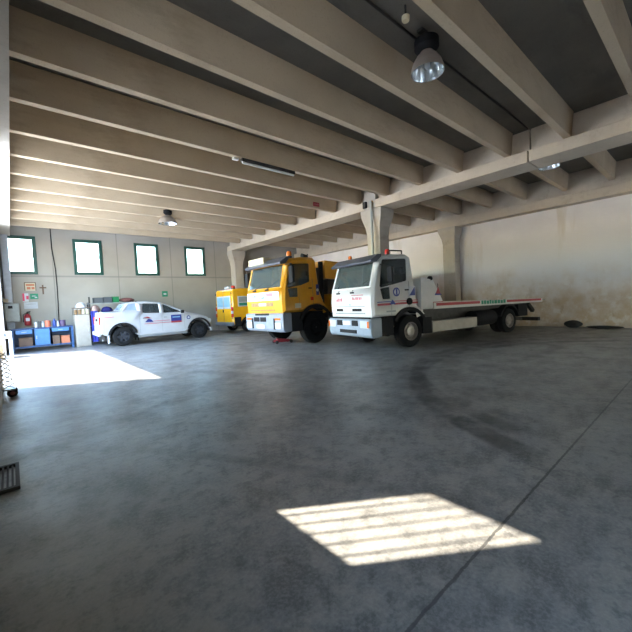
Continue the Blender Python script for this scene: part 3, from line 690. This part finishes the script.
# bumper
bp = MB().prism([(1.38, 0.45), (1.40, 0.9), (1.33, 0.95), (0.98, 0.95), (0.98, 0.40), (1.30, 0.38)], -1.06, 1.08).build('bumper', 'bumper_blue_grey', T, bevel=0.04)
MB().box(1.36, 1.41, -1.05, 1.05, 0.935, 0.97).build('bumper_gap', 'black_plastic', bp)
for y in (-0.83, 0.83):
    h = MB().box(1.38, 1.42, y - 0.21, y + 0.21, 0.66, 0.88).build('headlight', 'lamp_white', T, bevel=0.015)
    MB().box(1.405, 1.425, y + (0.12 if y > 0 else -0.20), y + (0.20 if y > 0 else -0.12), 0.68, 0.86).build('indicator', 'amber', h)
for y in (-0.42, 0.36): MB().box(1.39, 1.41, y - 0.14, y + 0.14, 0.72, 0.88).build('bumper_vent', 'black_plastic', bp)
MB().box(1.39, 1.41, -0.42, 0.42, 0.50, 0.60).build('air_intake', 'black_plastic', bp)
MB().box(1.395, 1.415, -0.24, 0.16, 0.74, 0.86).build('number_plate', 'mark_white', T)
# step panel, wheel arches
for sg in (1, -1):
    MB().box(0.52, 1.0, sg * 0.80, sg * 1.05, 0.42, 0.96).build('step_panel', 'black_plastic', T, bevel=0.02)
    ar = arc(-0.10, 0.47, 0.72, 150, 30, 10); ai = arc(-0.10, 0.47, 0.62, 30, 150, 10)
    MB().prism(ar + ai, sg * 0.72, sg * 1.10).build('wheel_arch', 'black_plastic', T)
    MB().box(-1.0, -0.62, sg * 0.75, sg * 1.08, 0.35, 0.85).build('mudguard', 'black_plastic', T)
    # marks on door
    if True:
        y = sg * W
        MB().box(0.62, 1.12, y, y + sg * 0.006, 1.37, 1.395).build('side_stripe', 'mark_blue', T)
        MB().box(0.62, 1.12, y, y + sg * 0.006, 1.28, 1.345).build('side_stripe', 'mark_red', T)
        MB().box(-0.44, 0.50, y, y + sg * 0.005, 1.285, 1.345).build('side_stripe', 'mark_red', T)
        MB().box(-0.44, 0.50, y, y + sg * 0.005, 1.375, 1.40).build('side_stripe', 'mark_pink', T)
        em = disc_side('emblem', 'mark_blue', T, 0.40, y, 1.65, 0.13, sg)
        disc_side('emblem_ring', 'mark_white', em, 0.40, y + sg * 0.006, 1.65, 0.085, sg); MB().box(0.37, 0.43, y + sg * 0.012, y + sg * 0.016, 1.57, 1.73).build('emblem_sign', 'mark_blue', em)
        poly_side('side_sign', 'mark_white', T, [(-0.36, 1.50), (-0.06, 1.50), (-0.06, 1.80), (-0.36, 1.80)], y, sg, 0.004)
        poly_side('side_triangle', 'mark_blue', T, [(-0.34, 1.53), (-0.10, 1.53), (-0.32, 1.78)], y + sg * 0.004, sg)
        poly_side('small_emblem', 'mark_blue', T, [(0.68, 1.30), (0.56, 1.44), (0.44, 1.30)], y + sg * 0.006, sg)
        disc_side('filler_cap', 'black_plastic', T, -0.08, y, 1.36, 0.10, sg, t=0.05)
        MB().box(0.45, 0.8, y, y + sg * 0.004, 1.08, 1.13).build('lettering_line', 'mark_grey', T)
# sun visor, roof rail, beacons, mirrors
MB().prism([(1.03, 2.52), (1.24, 2.50), (1.25, 2.56), (0.98, 2.74), (0.84, 2.74), (0.86, 2.66)], -1.02, 1.02).build('sun_visor', 'visor_smoke', T, bevel=0.02)
MB().tube([(0.35, 0.80, 2.74), (0.35, 0.80, 2.88), (-0.12, 0.80, 2.88), (-0.12, 0.80, 2.75)], 0.02).build('roof_rail', 'dark_metal', T)
beacon(T, 0.28, 0.62, 2.74, 'red_lens', 0.08, 0.15); beacon(T, 0.70, -0.70, 2.73, 'amber', 0.06, 0.12)
for sg in (1, -1):
    mr = MB().box(0.72, 0.80, sg * 1.14, sg * 1.34, 1.92, 2.36).build('mirror', 'black_plastic', T, bevel=0.03)
    MB().tube([(0.95, sg * 1.0, 2.44), (0.77, sg * 1.24, 2.42), (0.77, sg * 1.24, 1.86), (0.98, sg * 1.06, 1.80)], 0.015).build('mirror_arm', 'black_plastic', mr)
    MB().box(0.715, 0.72, sg * 1.16, sg * 1.32, 1.95, 2.33).build('mirror_glass', 'lamp_mirror', mr)
# headboard behind cab
for sg in (1, -1):
    poly_side('headboard_side', 'white_paint', T, [(-0.50, 1.10), (-1.46, 1.10), (-1.44, 1.32), (-1.02, 1.98), (-0.52, 2.05)], sg * 1.10, sg, 0.05)
    y = sg * 1.15
    poly_side('side_triangle', 'mark_blue', T, [(-1.08, 1.50), (-1.40, 1.50), (-1.24, 1.70)], y, sg)
    MB().prism([(-1.14, 1.55), (-1.34, 1.55), (-1.24, 1.78)], y + sg * 0.006, y + sg * 0.01).build('side_triangle', 'mark_red', T)
    MB().box(-1.46, -1.0, y, y + sg * 0.005, 1.20, 1.30).build('side_stripe', 'mark_red', T)
MB().box(-0.62, -0.52, -1.1, 1.1, 1.0, 2.03).build('headboard', 'white_paint', T, bevel=0.01)
wl = MB().cyl((-0.98, 1.10, 2.02), (-0.92, 1.12, 2.02), 0.075, 16).build('work_lamp', 'black_plastic', T, smooth=True)
MB().tube([(-0.98, 1.1, 1.94), (-0.98, 1.1, 2.02)], 0.015).build('bracket', 'dark_metal', wl)
MB().tube([(-1.30, 1.1, 1.5), (-1.30, 1.1, 1.86)], 0.012).build('aerial', 'dark_metal', T)
# flatbed
BEDX0, BEDX1 = -0.62, -7.1
bed = MB().hexa([(BEDX1, -1.15, 1.06), (BEDX0, -1.15, 1.10), (BEDX0, 1.15, 1.10), (BEDX1, 1.15, 1.06), (BEDX1, -1.15, 1.16), (BEDX0, -1.15, 1.20), (BEDX0, 1.15, 1.20), (BEDX1, 1.15, 1.16)]).build('flatbed', 'white_paint', T)
for sg in (1, -1):
    y0, y1 = sg * 1.15, sg * 1.19
    rail = MB().hexa([(BEDX1, y0, 1.035), (-1.0, y0, 1.085), (-1.0, y1, 1.085), (BEDX1, y1, 1.035), (BEDX1 - 0.0, y0, 1.19), (-1.0, y0, 1.28), (-1.0, y1, 1.28), (BEDX1, y1, 1.19)]).build('side_rail', 'white_paint', T)
    y2 = sg * 1.196
    def stripe(xa, xb, f0, f1, m_, nm):
        z = lambda x, f: (1.085 + (x + 1.0) / 6.1 * 0.05) * (1 - f) + (1.28 + (x + 1.0) / 6.1 * 0.09) * f
        return MB().hexa([(xb, y1, z(xb, f0)), (xa, y1, z(xa, f0)), (xa, y2, z(xa, f0)), (xb, y2, z(xb, f0)), (xb, y1, z(xb, f1)), (xa, y1, z(xa, f1)), (xa, y2, z(xa, f1)), (xb, y2, z(xb, f1))]).build(nm, m_, rail)
    stripe(-1.1, -3.22, 0.45, 0.92, 'mark_red', 'side_stripe'); stripe(-4.75, -7.0, 0.40, 0.9, 'mark_red', 'side_stripe')
    rnd = random.Random(3); x = -3.3
    while x > -4.6:
        w_ = rnd.uniform(0.09, 0.15); stripe(x, x - w_, 0.30, rnd.uniform(0.9, 1.05), 'mark_green', 'lettering'); x -= w_ + 0.035
MB().hexa([(-7.45, -1.1, 1.10), (-7.1, -1.1, 1.06), (-7.1, 1.1, 1.06), (-7.45, 1.1, 1.10), (-7.45, -1.1, 1.13), (-7.1, -1.1, 1.17), (-7.1, 1.1, 1.17), (-7.45, 1.1, 1.13)]).build('tail_ramp', 'mark_grey', T)
MB().box(-6.9, 1.1, -0.45, -0.33, 0.62, 0.92).box(-6.9, 1.1, 0.33, 0.45, 0.62, 0.92).box(-6.8, -6.7, -0.45, 0.45, 0.62, 0.92).box(-0.7, -0.6, -0.33, 0.33, 0.7, 0.92).build('chassis', 'dark_metal', T)
MB().box(-6.6, -0.8, -0.9, 0.9, 0.92, 1.07).build('subframe', 'dark_metal', T)
for sg in (1, -1):
    tb = MB().box(-3.14, -1.0, sg * 0.75, sg * 1.12, 0.37, 0.70).build('tool_locker', 'beige_steel', T, bevel=0.01)
    MB().cyl((-3.3, sg * 0.78, 0.62), (-4.4, sg * 0.78, 0.62), 0.27, 18).build('fuel_tank', 'black_plastic', T, smooth=True)
    wheel(T, -0.10, sg * 0.96, 0.475, 0.28, 'rim_steel', sg, studs=8)
    rw = wheel(T, -5.05, sg * 0.97, 0.44, 0.26, 'rim_steel', sg, studs=8); wheel(T, -5.05, sg * 0.66, 0.44, 0.24, 'rim_steel', sg)
    MB().prism(arc(-5.05, 0.44, 0.60, 160, 20, 8) + arc(-5.05, 0.44, 0.55, 20, 160, 8), sg * 0.58, sg * 1.12).build('mudguard', 'black_plastic', T)
    MB().box(-6.3, -5.7, sg * 0.6, sg * 1.05, 0.55, 1.0).build('rear_locker', 'black_plastic', T)
for x in (-0.10, -5.05): MB().cyl((x, -0.85, 0.46), (x, 0.85, 0.46), 0.09, 12).lathe([(0.05, -0.2), (0.2, -0.08), (0.2, 0.08), (0.05, 0.2)], (x, 0, 0.46), (0, 1, 0), 14).build('axle', 'dark_metal', T)
MB().bar((-5.6, 0.3, 0.5), (-7.2, 0.3, 0.36), 0.14).bar((-5.6, -0.3, 0.5), (-7.2, -0.3, 0.36), 0.14).bar((-7.2, -1.0, 0.36), (-7.2, 1.0, 0.36), 0.14).build('underlift_arm', 'dark_metal', T)
for sg in (1, -1): MB().bar((-6.4, sg * 1.0, 1.0), (-6.75, sg * 1.0, 0.7), 0.12).build('tail_bracket', 'dark_metal', T)

# ------------------------------------------------------------------ yellow truck
T = thing('recovery_truck', 'tall yellow recovery truck parked between the white flatbed and the yellow van', 'truck', (8.25, 10.69, 0), R(179))
W = 1.24
taper = lambda x, z, y: y * (1 - 0.06 * max(0, z - 2.0) / 1.05)
prof = [(1.38, 1.16), (1.40, 1.55), (1.36, 2.0), (1.16, 2.84), (0.98, 2.99), (0.5, 3.06), (-0.05, 3.07), (-0.17, 2.97), (-0.24, 1.9), (-0.42, 1.5), (-0.42, 1.16)]
prof += arc(0.0, 0.58, 0.78, 132, 48, 8) + [(0.66, 1.16)]
sw = rounded([(1.02, 2.80), (0.19, 2.84), (0.22, 2.20), (0.60, 2.08), (1.20, 2.0)], 0.05)
qw = rounded([(1.18, 1.96), (0.78, 2.0), (0.78, 1.68), (1.14, 1.68)], 0.03)
wsh = (0.05, 0.95, 0.05, 0.95)
shell('cab', 'yellow_paint', T, prof, W, 0.08, [sw, qw], {2: wsh}, taper)
pane_edge('windscreen', 'windscreen', T, prof[2], prof[3], W, 0.08, wsh, taper)
for sg in (1, -1):
    pane_side('side_window', 'side_glass', T, sw, W, sg, taper); pane_side('quarter_window', 'side_glass', T, qw, W, sg, taper)
    y = sg * W
    MB().box(0.10, 0.115, y - 0.004, y + sg * 0.006, 1.35, 2.3).build('door_seam', 'wood', T); MB().box(0.72, 0.732, y - 0.004, y + sg * 0.006, 1.2, 1.66).build('door_seam', 'wood', T)
    MB().box(0.16, 0.30, y, y + sg * 0.03, 1.95, 1.99).build('door_handle', 'black_plastic', T)
    MB().box(0.10, 0.22, y, y + sg * 0.02, 1.54, 1.66).build('side_marker', 'red_lens', T)
    em = MB().prism([(-0.18, 1.72), (-0.05, 1.72), (-0.05, 2.1), (-0.18, 2.1)], y, y + sg * 0.006).build('emblem', 'mark_blue', T)
    disc_side('emblem_ring', 'mark_white', em, -0.11, y + sg * 0.006, 1.9, 0.055, sg)
    MB().box(0.66, 0.92, y, y + sg * 0.006, 1.30, 1.46).build('door_sticker', 'cream_plastic', T)
    MB().box(0.60, 1.10, sg * 0.95, sg * 1.21, 0.50, 1.15).build('step_panel', 'black_plastic', T, bevel=0.02)
    MB().prism(arc(0, 0.58, 0.82, 155, 25, 10) + arc(0, 0.58, 0.70, 25, 155, 10), sg * 0.80, sg * 1.27).build('wheel_arch', 'black_plastic', T)
    wheel(T, 0.0, sg * 1.06, 0.575, 0.32, 'rubber', sg, studs=10)
    for x in (-3.9, -5.2): wheel(T, x, sg * 1.05, 0.54, 0.32, 'rim_steel', sg, studs=10); wheel(T, x, sg * 0.70, 0.54, 0.28, 'rim_steel', sg)
    mr = MB().box(1.12, 1.22, sg * 1.36, sg * 1.58, 2.15, 2.70).build('mirror', 'black_plastic', T, bevel=0.03)
    MB().tube([(1.15, sg * 1.1, 2.78), (1.15, sg * 1.47, 2.78), (1.15, sg * 1.47, 2.08), (1.2, sg * 1.15, 2.05)], 0.016).build('mirror_arm', 'black_plastic', mr)
MB().box(0.85, 1.25, -1.1, 1.1, 1.5, 1.92).build('dashboard', 'interior_dark', T, bevel=0.04)
for y in (-0.6, 0.6):
    s_ = MB().box(0.0, 0.5, y - 0.28, y + 0.28, 1.35, 1.65).box(-0.12, 0.05, y - 0.27, y + 0.27, 1.6, 2.4).build('seat', 'seat_fabric', T, bevel=0.05)
    box(-0.11, 0.01, y - 0.15, y + 0.15, 2.42, 2.62).build('headrest', 'seat_fabric', s_, bevel=0.04)
MB().lathe([(0.22, -0.015), (0.25, 0), (0.22, 0.015)], (0.74, 0.55, 1.98), (-0.5, 0, 0.8), 20, False).build('steering_wheel', 'black_plastic', T)
FX = 1.392
bn = MB().box(FX, FX + 0.012, -1.12, 1.0, 1.60, 1.90).build('front_banner', 'mark_white', T)
marks_row('lettering', 'mark_blue', bn, FX + 0.012, -0.85, -0.35, 1.74, 1.80, 7, 4); marks_row('lettering', 'mark_sky', bn, FX + 0.012, -0.3, 0.15, 1.66, 1.74, 3, 5)
MB().box(FX + 0.012, FX + 0.018, 0.22, 0.62, 1.74, 1.86).build('lettering', 'mark_pink', bn)
MB().bar((FX + 0.015, -0.05, 1.66), (FX + 0.015, 0.18, 1.85), 0.006, 0.04, (1, 0, 0)).build('lettering_line', 'mark_blue', bn)
gr = MB().box(FX, FX + 0.012, -0.85, 0.62, 1.40, 1.53).build('grille', 'wood', T)
MB().box(FX + 0.012, FX + 0.02, -0.30, 0.18, 1.41, 1.52).build('badge', 'cream_plastic', gr)
MB().box(FX - 0.01, FX + 0.01, -0.9, 0.7, 1.24, 1.28).build('grille_slot', 'wood', T)
for y in (-0.6, 0.25): MB().box(1.36, 1.41, y - 0.1, y + 0.1, 1.95, 2.0).build('wiper_mount', 'black_plastic', T); MB().bar((1.38, y, 2.0), (1.24, y + 0.6, 2.3), 0.02).build('wiper', 'black_plastic', T)
bp = MB().prism([(1.44, 0.60), (1.46, 1.12), (1.38, 1.16), (1.08, 1.16), (1.08, 0.52), (1.38, 0.50)], -1.25, 1.25).build('bumper', 'bumper_grey', T, bevel=0.04)
for y in (-0.95, 0.95):
    h = MB().box(1.44, 1.475, y - 0.17, y + 0.17, 0.62, 0.84).build('headlight', 'lamp_white', T, bevel=0.015)
    MB().box(1.45, 1.48, y - 0.15, y + 0.15, 0.92, 0.99).build('indicator', 'amber', h)
    MB().box(1.44, 1.47, y - 0.26 if y > 0 else y + 0.18, y - 0.18 if y > 0 else y + 0.26, 0.60, 0.98).build('bumper_vent', 'black_plastic', bp)
for y in (-0.42, 0.02): MB().box(1.44, 1.475, y - 0.18, y + 0.18, 0.86, 1.02).build('air_intake', 'black_plastic', bp)
MB().box(1.44, 1.472, -0.5, 0.4, 1.08, 1.15).build('bumper_slot', 'black_plastic', bp)
MB().box(1.45, 1.475, -0.42, 0.10, 0.62, 0.75).build('number_plate', 'mark_white', T)
MB().prism([(1.16, 2.82), (1.40, 2.78), (1.42, 2.86), (1.10, 3.06), (0.96, 3.06)], -1.18, 1.18).build('sun_visor', 'visor_smoke', T, bevel=0.02)
MB().box(0.95, 1.30, -1.08, -0.02, 2.93, 3.16).build('roof_sign', 'cream_plastic', T, bevel=0.02)
beacon(T, 0.85, -0.95, 3.05, 'amber', 0.08, 0.16); beacon(T, 0.85, 0.95, 3.04, 'amber', 0.085, 0.17)
MB().tube([(0.0, 0.9, 3.06), (0.0, 0.9, 3.22)], 0.02).lathe([(0.03, 0), (0.09, 0.25)], (0, 0.9, 3.14), (1, 0, 0), 12).build('air_horn', 'black_plastic', T)
MB().box(-7.2, 1.2, -0.45, -0.33, 0.72, 1.04).box(-7.2, 1.2, 0.33, 0.45, 0.72, 1.04).box(-7.1, -7.0, -0.45, 0.45, 0.72, 1.04).box(-0.7, -0.6, -0.4, 0.4, 0.76, 1.0).build('chassis', 'dark_metal', T)
for x in (0, -3.9, -5.2): MB().cyl((x, -0.9, 0.56), (x, 0.9, 0.56), 0.1, 12).build('axle', 'dark_metal', T)
MB().cyl((-0.56, 0.95, 1.0), (-0.56, 0.95, 2.95), 0.09, 14).build('exhaust_stack', 'black_plastic', T, smooth=True)
MB().box(-0.72, -0.52, -1.15, 0.8, 1.0, 2.75).build('air_filter_frame', 'dark_metal', T)
bd = MB().box(-6.8, -1.0, -1.2, 1.2, 1.04, 1.75).build('body_locker', 'yellow_paint', T, bevel=0.03)
MB().prism([(-0.95, 2.35), (-0.95, 3.05), (-6.4, 2.75), (-6.4, 2.2)], -0.75, 0.75).build('recovery_boom', 'yellow_paint', T, bevel=0.03)
MB().box(-1.9, -1.2, -0.6, 0.6, 1.75, 2.4).build('crane_turret', 'dark_metal', T)
MB().box(-6.2, -5.8, -0.5, 0.5, 1.75, 2.3).build('boom_rest', 'dark_metal', T)
for sg in (1, -1): MB().box(-3.1, -0.95, sg * 0.8, sg * 1.18, 0.5, 1.04).build('side_tank', 'black_plastic', T)
t = thing('floor_jack', 'red trolley jack on the floor under the yellow truck\'s front', 'jack', (7.62, 10.75, 0), R(165))
MB().box(-0.3, 0.3, -0.14, -0.10, 0.05, 0.13).box(-0.3, 0.3, 0.10, 0.14, 0.05, 0.13).box(-0.3, -0.25, -0.1, 0.1, 0.05, 0.12).build('frame', 'mark_red', t)
MB().bar((-0.25, 0, 0.10), (0.22, 0, 0.17), 0.1, 0.05).build('lift_arm', 'mark_red', t); MB().cyl((0.22, 0, 0.18), (0.22, 0, 0.22), 0.06, 14).build('saddle', 'dark_metal', t)
for x in (-0.28, 0.28):
    for y in (-0.17, 0.17): MB().cyl((x, y - 0.02, 0.06), (x, y + 0.02, 0.06), 0.06, 14).build('wheel', 'dark_metal', t)

# ------------------------------------------------------------------ yellow van
T = thing('delivery_van', 'yellow van seen from its rear doors, parked by the pickup\'s bonnet', 'van', (9.05, 18.25, 0), 0)
W = 0.99
prof = [(0.0, 0.42), (0.0, 1.3), (0.05, 2.30), (0.12, 2.38), (0.6, 2.42), (3.3, 2.40), (3.5, 2.34), (4.25, 1.45), (4.9, 1.12), (5.05, 0.95), (5.08, 0.42)]
prof += arc(4.1, 0.36, 0.42, 10, 170, 8) + arc(0.95, 0.36, 0.42, 10, 170, 8)
sw = rounded([(2.95, 2.12), (3.45, 2.1), (3.95, 1.5), (2.95, 1.45)], 0.05)
shell('body', 'van_yellow', T, prof, W, 0.06, [sw], {6: (0.06, 0.95, 0.06, 0.94)})
pane_edge('windscreen', 'side_glass', T, prof[6], prof[7], W, 0.06, (0.06, 0.95, 0.06, 0.94))
for sg in (1, -1):
    pane_side('side_window', 'side_glass', T, sw, W, sg)
    y = sg * W
    sgn = MB().box(0.35, 1.75, y, y + sg * 0.008, 1.42, 1.98).build('side_sign', 'mark_white', T)
    MB().box(0.42, 1.7, y + sg * 0.008, y + sg * 0.013, 1.46, 1.62).build('sign_band', 'mark_green', sgn); MB().box(0.42, 1.7, y + sg * 0.008, y + sg * 0.013, 1.66, 1.94).build('sign_field', 'mark_grey', sgn)
    MB().box(0.1, 0.5, y - 0.01, y + sg * 0.02, 0.40, 0.85).box(1.4, 3.6, y - 0.01, y + sg * 0.02, 0.36, 0.85).prism(arc(0.95, 0.36, 0.50, 0, 180, 10) + arc(0.95, 0.36, 0.42, 180, 0, 10), y - sg * 0.05, y + sg * 0.02).build('side_cladding', 'black_plastic', T)
    wheel(T, 0.95, sg * 0.86, 0.345, 0.22, 'rim_steel', sg, studs=5); wheel(T, 4.1, sg * 0.86, 0.345, 0.22, 'rim_steel', sg, studs=5)
    tl = MB().box(-0.025, 0.06, sg * 0.86, sg * 0.995, 0.85, 1.42).build('tail_light', 'red_lens', T, bevel=0.02)
    MB().box(-0.03, 0.05, sg * 0.87, sg * 1.0, 1.05, 1.2).build('reverse_lamp', 'lamp_white', tl)
    dsn = MB().box(-0.012, 0.02, 0.02 if sg > 0 else -0.80, 0.80 if sg > 0 else -0.02, 1.32, 2.02).build('door_sign', 'mark_white', T)
    MB().box(-0.018, -0.01, 0.06 if sg > 0 else -0.74, 0.74 if sg > 0 else -0.06, 1.42, 1.95).build('sign_field', 'mark_sky', dsn)
    for z in (0.75, 1.5, 2.1): MB().cyl((-0.005, sg * 0.93, z), (-0.005, sg * 0.93, z + 0.1), 0.018, 8).build('hinge', 'black_plastic', T)
MB().box(-0.012, -0.002, -0.006, 0.006, 0.5, 2.3).build('door_gap', 'wood', T)
MB().box(-0.04, -0.005, 0.03, 0.08, 1.12, 1.28).build('door_handle', 'black_plastic', T)
MB().box(-0.09, 0.1, -0.99, 0.99, 0.38, 0.58).build('bumper', 'bumper_grey', T, bevel=0.03)
MB().box(0.5, 4.6, -0.7, 0.7, 0.3, 0.45).build('underbody', 'dark_metal', T)
beacon(T, 0.35, -0.55, 2.40, 'red_lens', 0.11, 0.14)
MB().box(0.2, 0.5, -0.30, 0.25, 2.41, 2.55).build('roof_lamp', 'lamp_white', T, bevel=0.03)

# ------------------------------------------------------------------ white pickup
T = thing('pickup_truck', 'white double-cab pickup with company stickers, parked along the end wall', 'pickup', (3.55, 17.58, 0), R(-2))
W = 0.91
taper = lambda x, z, y: y * (1 - 0.16 * max(0, z - 1.25) / 0.65)
low = [(3.98, 0.34), (3.97, 0.72), (3.82, 0.98), (3.35, 1.17), (2.78, 1.29), (1.90, 1.74), (1.60, 1.82), (0.95, 1.87), (0.45, 1.85), (0.24, 1.80), (0.02, 1.50), (-0.70, 1.47), (-0.76, 1.05), (-0.78, 0.58)]
prof = low + [(-0.52, 0.46)] + arc(0.06, 0.43, 0.50, 175, 5, 10) + [(0.75, 0.36), (2.7, 0.34)] + arc(3.36, 0.42, 0.49, 172, 8, 10)
c1 = rounded([(0.20, 1.52), (0.34, 1.77), (0.62, 1.80), (0.66, 1.50)], 0.03)
w1 = rounded([(0.90, 1.78), (1.57, 1.75), (1.58, 1.32), (0.88, 1.36)], 0.05)
w2 = rounded([(1.74, 1.72), (1.90, 1.66), (2.55, 1.32), (1.76, 1.31)], 0.04)
ws = (0.06, 0.96, 0.05, 0.95)
shell('body', 'pickup_white', T, prof, W, 0.06, [c1, w1, w2], {4: ws, 9: (0.1, 0.9, 0.1, 0.9)}, taper)
pane_edge('windscreen', 'side_glass', T, prof[4], prof[5], W, 0.06, ws, taper)
pane_edge('rear_window', 'pale_glass', T, prof[9], prof[10], W, 0.06, (0.1, 0.9, 0.1, 0.9), taper)
for sg in (1, -1):
    pane_side('rear_side_window', 'side_glass', T, w1, W, sg, taper); pane_side('front_side_window', 'side_glass', T, w2, W, sg, taper); pane_side('canopy_window', 'pale_glass', T, c1, W, sg, taper)
    y = sg * W; f = sg
    for sx in (0.73, 1.66, 2.66): MB().box(sx, sx + 0.012, y - 0.004, y + f * 0.004, 0.5, 1.23).build('door_seam', 'mark_grey', T)
    MB().box(0.86, 1.0, y, y + f * 0.025, 1.10, 1.14).build('door_handle', 'mark_grey', T); MB().box(1.74, 1.88, y, y + f * 0.025, 1.10, 1.14).build('door_handle', 'mark_grey', T)
    for cx in (0.06, 3.36):
        MB().prism(arc(cx, 0.43, 0.57, 172, 8, 12) + arc(cx, 0.43, 0.49, 8, 172, 12), y - f * 0.10, y + f * 0.035).build('wheel_arch', 'black_plastic', T)
        wheel(T, cx, sg * 0.80, 0.40, 0.24, 'alloy_dark', sg, spokes=6)
    MB().box(0.66, 2.75, y - f * 0.12, y + f * 0.05, 0.30, 0.38).build('side_step', 'galvanised', T)
    # stickers
    lg = MB().prism([(0.88, 1.14), (1.06, 1.19), (1.24, 1.10), (1.02, 1.12)], y, y + f * 0.005).build('logo', 'mark_red', T)
    MB().prism([(0.94, 0.94), (1.30, 0.94), (1.22, 1.04), (1.08, 1.09)], y, y + f * 0.005).build('logo', 'mark_blue', lg)
    MB().box(0.92, 2.55, y, y + f * 0.004, 0.86, 0.885).build('side_stripe', 'mark_pink', T); MB().box(1.3, 2.0, y, y + f * 0.004, 0.96, 0.985).build('side_stripe', 'mark_pink', T)
    bd = MB().box(2.06, 2.52, y, y + f * 0.006, 0.92, 1.20).build('door_sign', 'mark_blue', T); MB().box(2.06, 2.52, y, y + f * 0.007, 0.84, 0.92).build('sign_band', 'mark_red', bd)
    MB().box(2.12, 2.46, y + f * 0.006, y + f * 0.010, 1.07, 1.12).build('sign_lettering', 'mark_sky', bd)
    disc_side('emblem', 'mark_blue', T, 2.86, y, 1.04, 0.09, f); disc_side('emblem_ring', 'mark_white', T, 2.86, y + f * 0.006, 1.04, 0.05, f)
    MB().box(-0.6, -0.25, y, y + f * 0.004, 1.24, 1.27).build('lettering_line', 'mark_pink', T)
    mr = MB().box(2.50, 2.62, f * 0.93, f * 1.10, 1.26, 1.40).build('mirror', 'black_plastic', T, bevel=0.02)
    MB().box(3.80, 3.97, f * 0.62, f * 0.90, 0.76, 0.92).build('headlight', 'lamp_white', T, bevel=0.02)
    MB().box(-0.785, -0.74, f * 0.76, f * 0.87, 0.95, 1.28).build('tail_light', 'red_lens', T, bevel=0.01)
    MB().box(-0.5, -0.46, f * 0.68, f * 0.9, 0.16, 0.46).build('mud_flap', 'mark_white', T)
MB().box(-0.785, -0.765, -0.15, 0.15, 1.1, 1.2).build('tailgate_handle', 'black_plastic', T)
MB().box(-0.86, -0.74, -0.88, 0.88, 0.48, 0.66).build('rear_bumper', 'pickup_white', T, bevel=0.03)
MB().box(3.93, 4.04, -0.88, 0.88, 0.30, 0.50).build('front_bumper', 'pickup_white', T, bevel=0.03)
MB().box(3.93, 3.99, -0.5, 0.5, 0.56, 0.82).build('grille', 'black_plastic', T)
MB().box(-0.6, 3.7, -0.6, 0.6, 0.28, 0.46).build('chassis', 'dark_metal', T)
MB().box(2.45, 2.72, -0.75, 0.75, 1.0, 1.24).build('dashboard', 'interior_dark', T)
for x in (0.75, 1.7):
    for y in (-0.4, 0.4):
        s_ = MB().box(x + 0.1, x + 0.6, y - 0.26, y + 0.26, 0.55, 0.85).box(x - 0.02, x + 0.13, y - 0.25, y + 0.25, 0.8, 1.4).build('seat', 'seat_fabric', T, bevel=0.04)
        box(x - 0.01, x + 0.1, y - 0.13, y + 0.13, 1.42, 1.6).build('headrest', 'seat_fabric', s_, bevel=0.03)
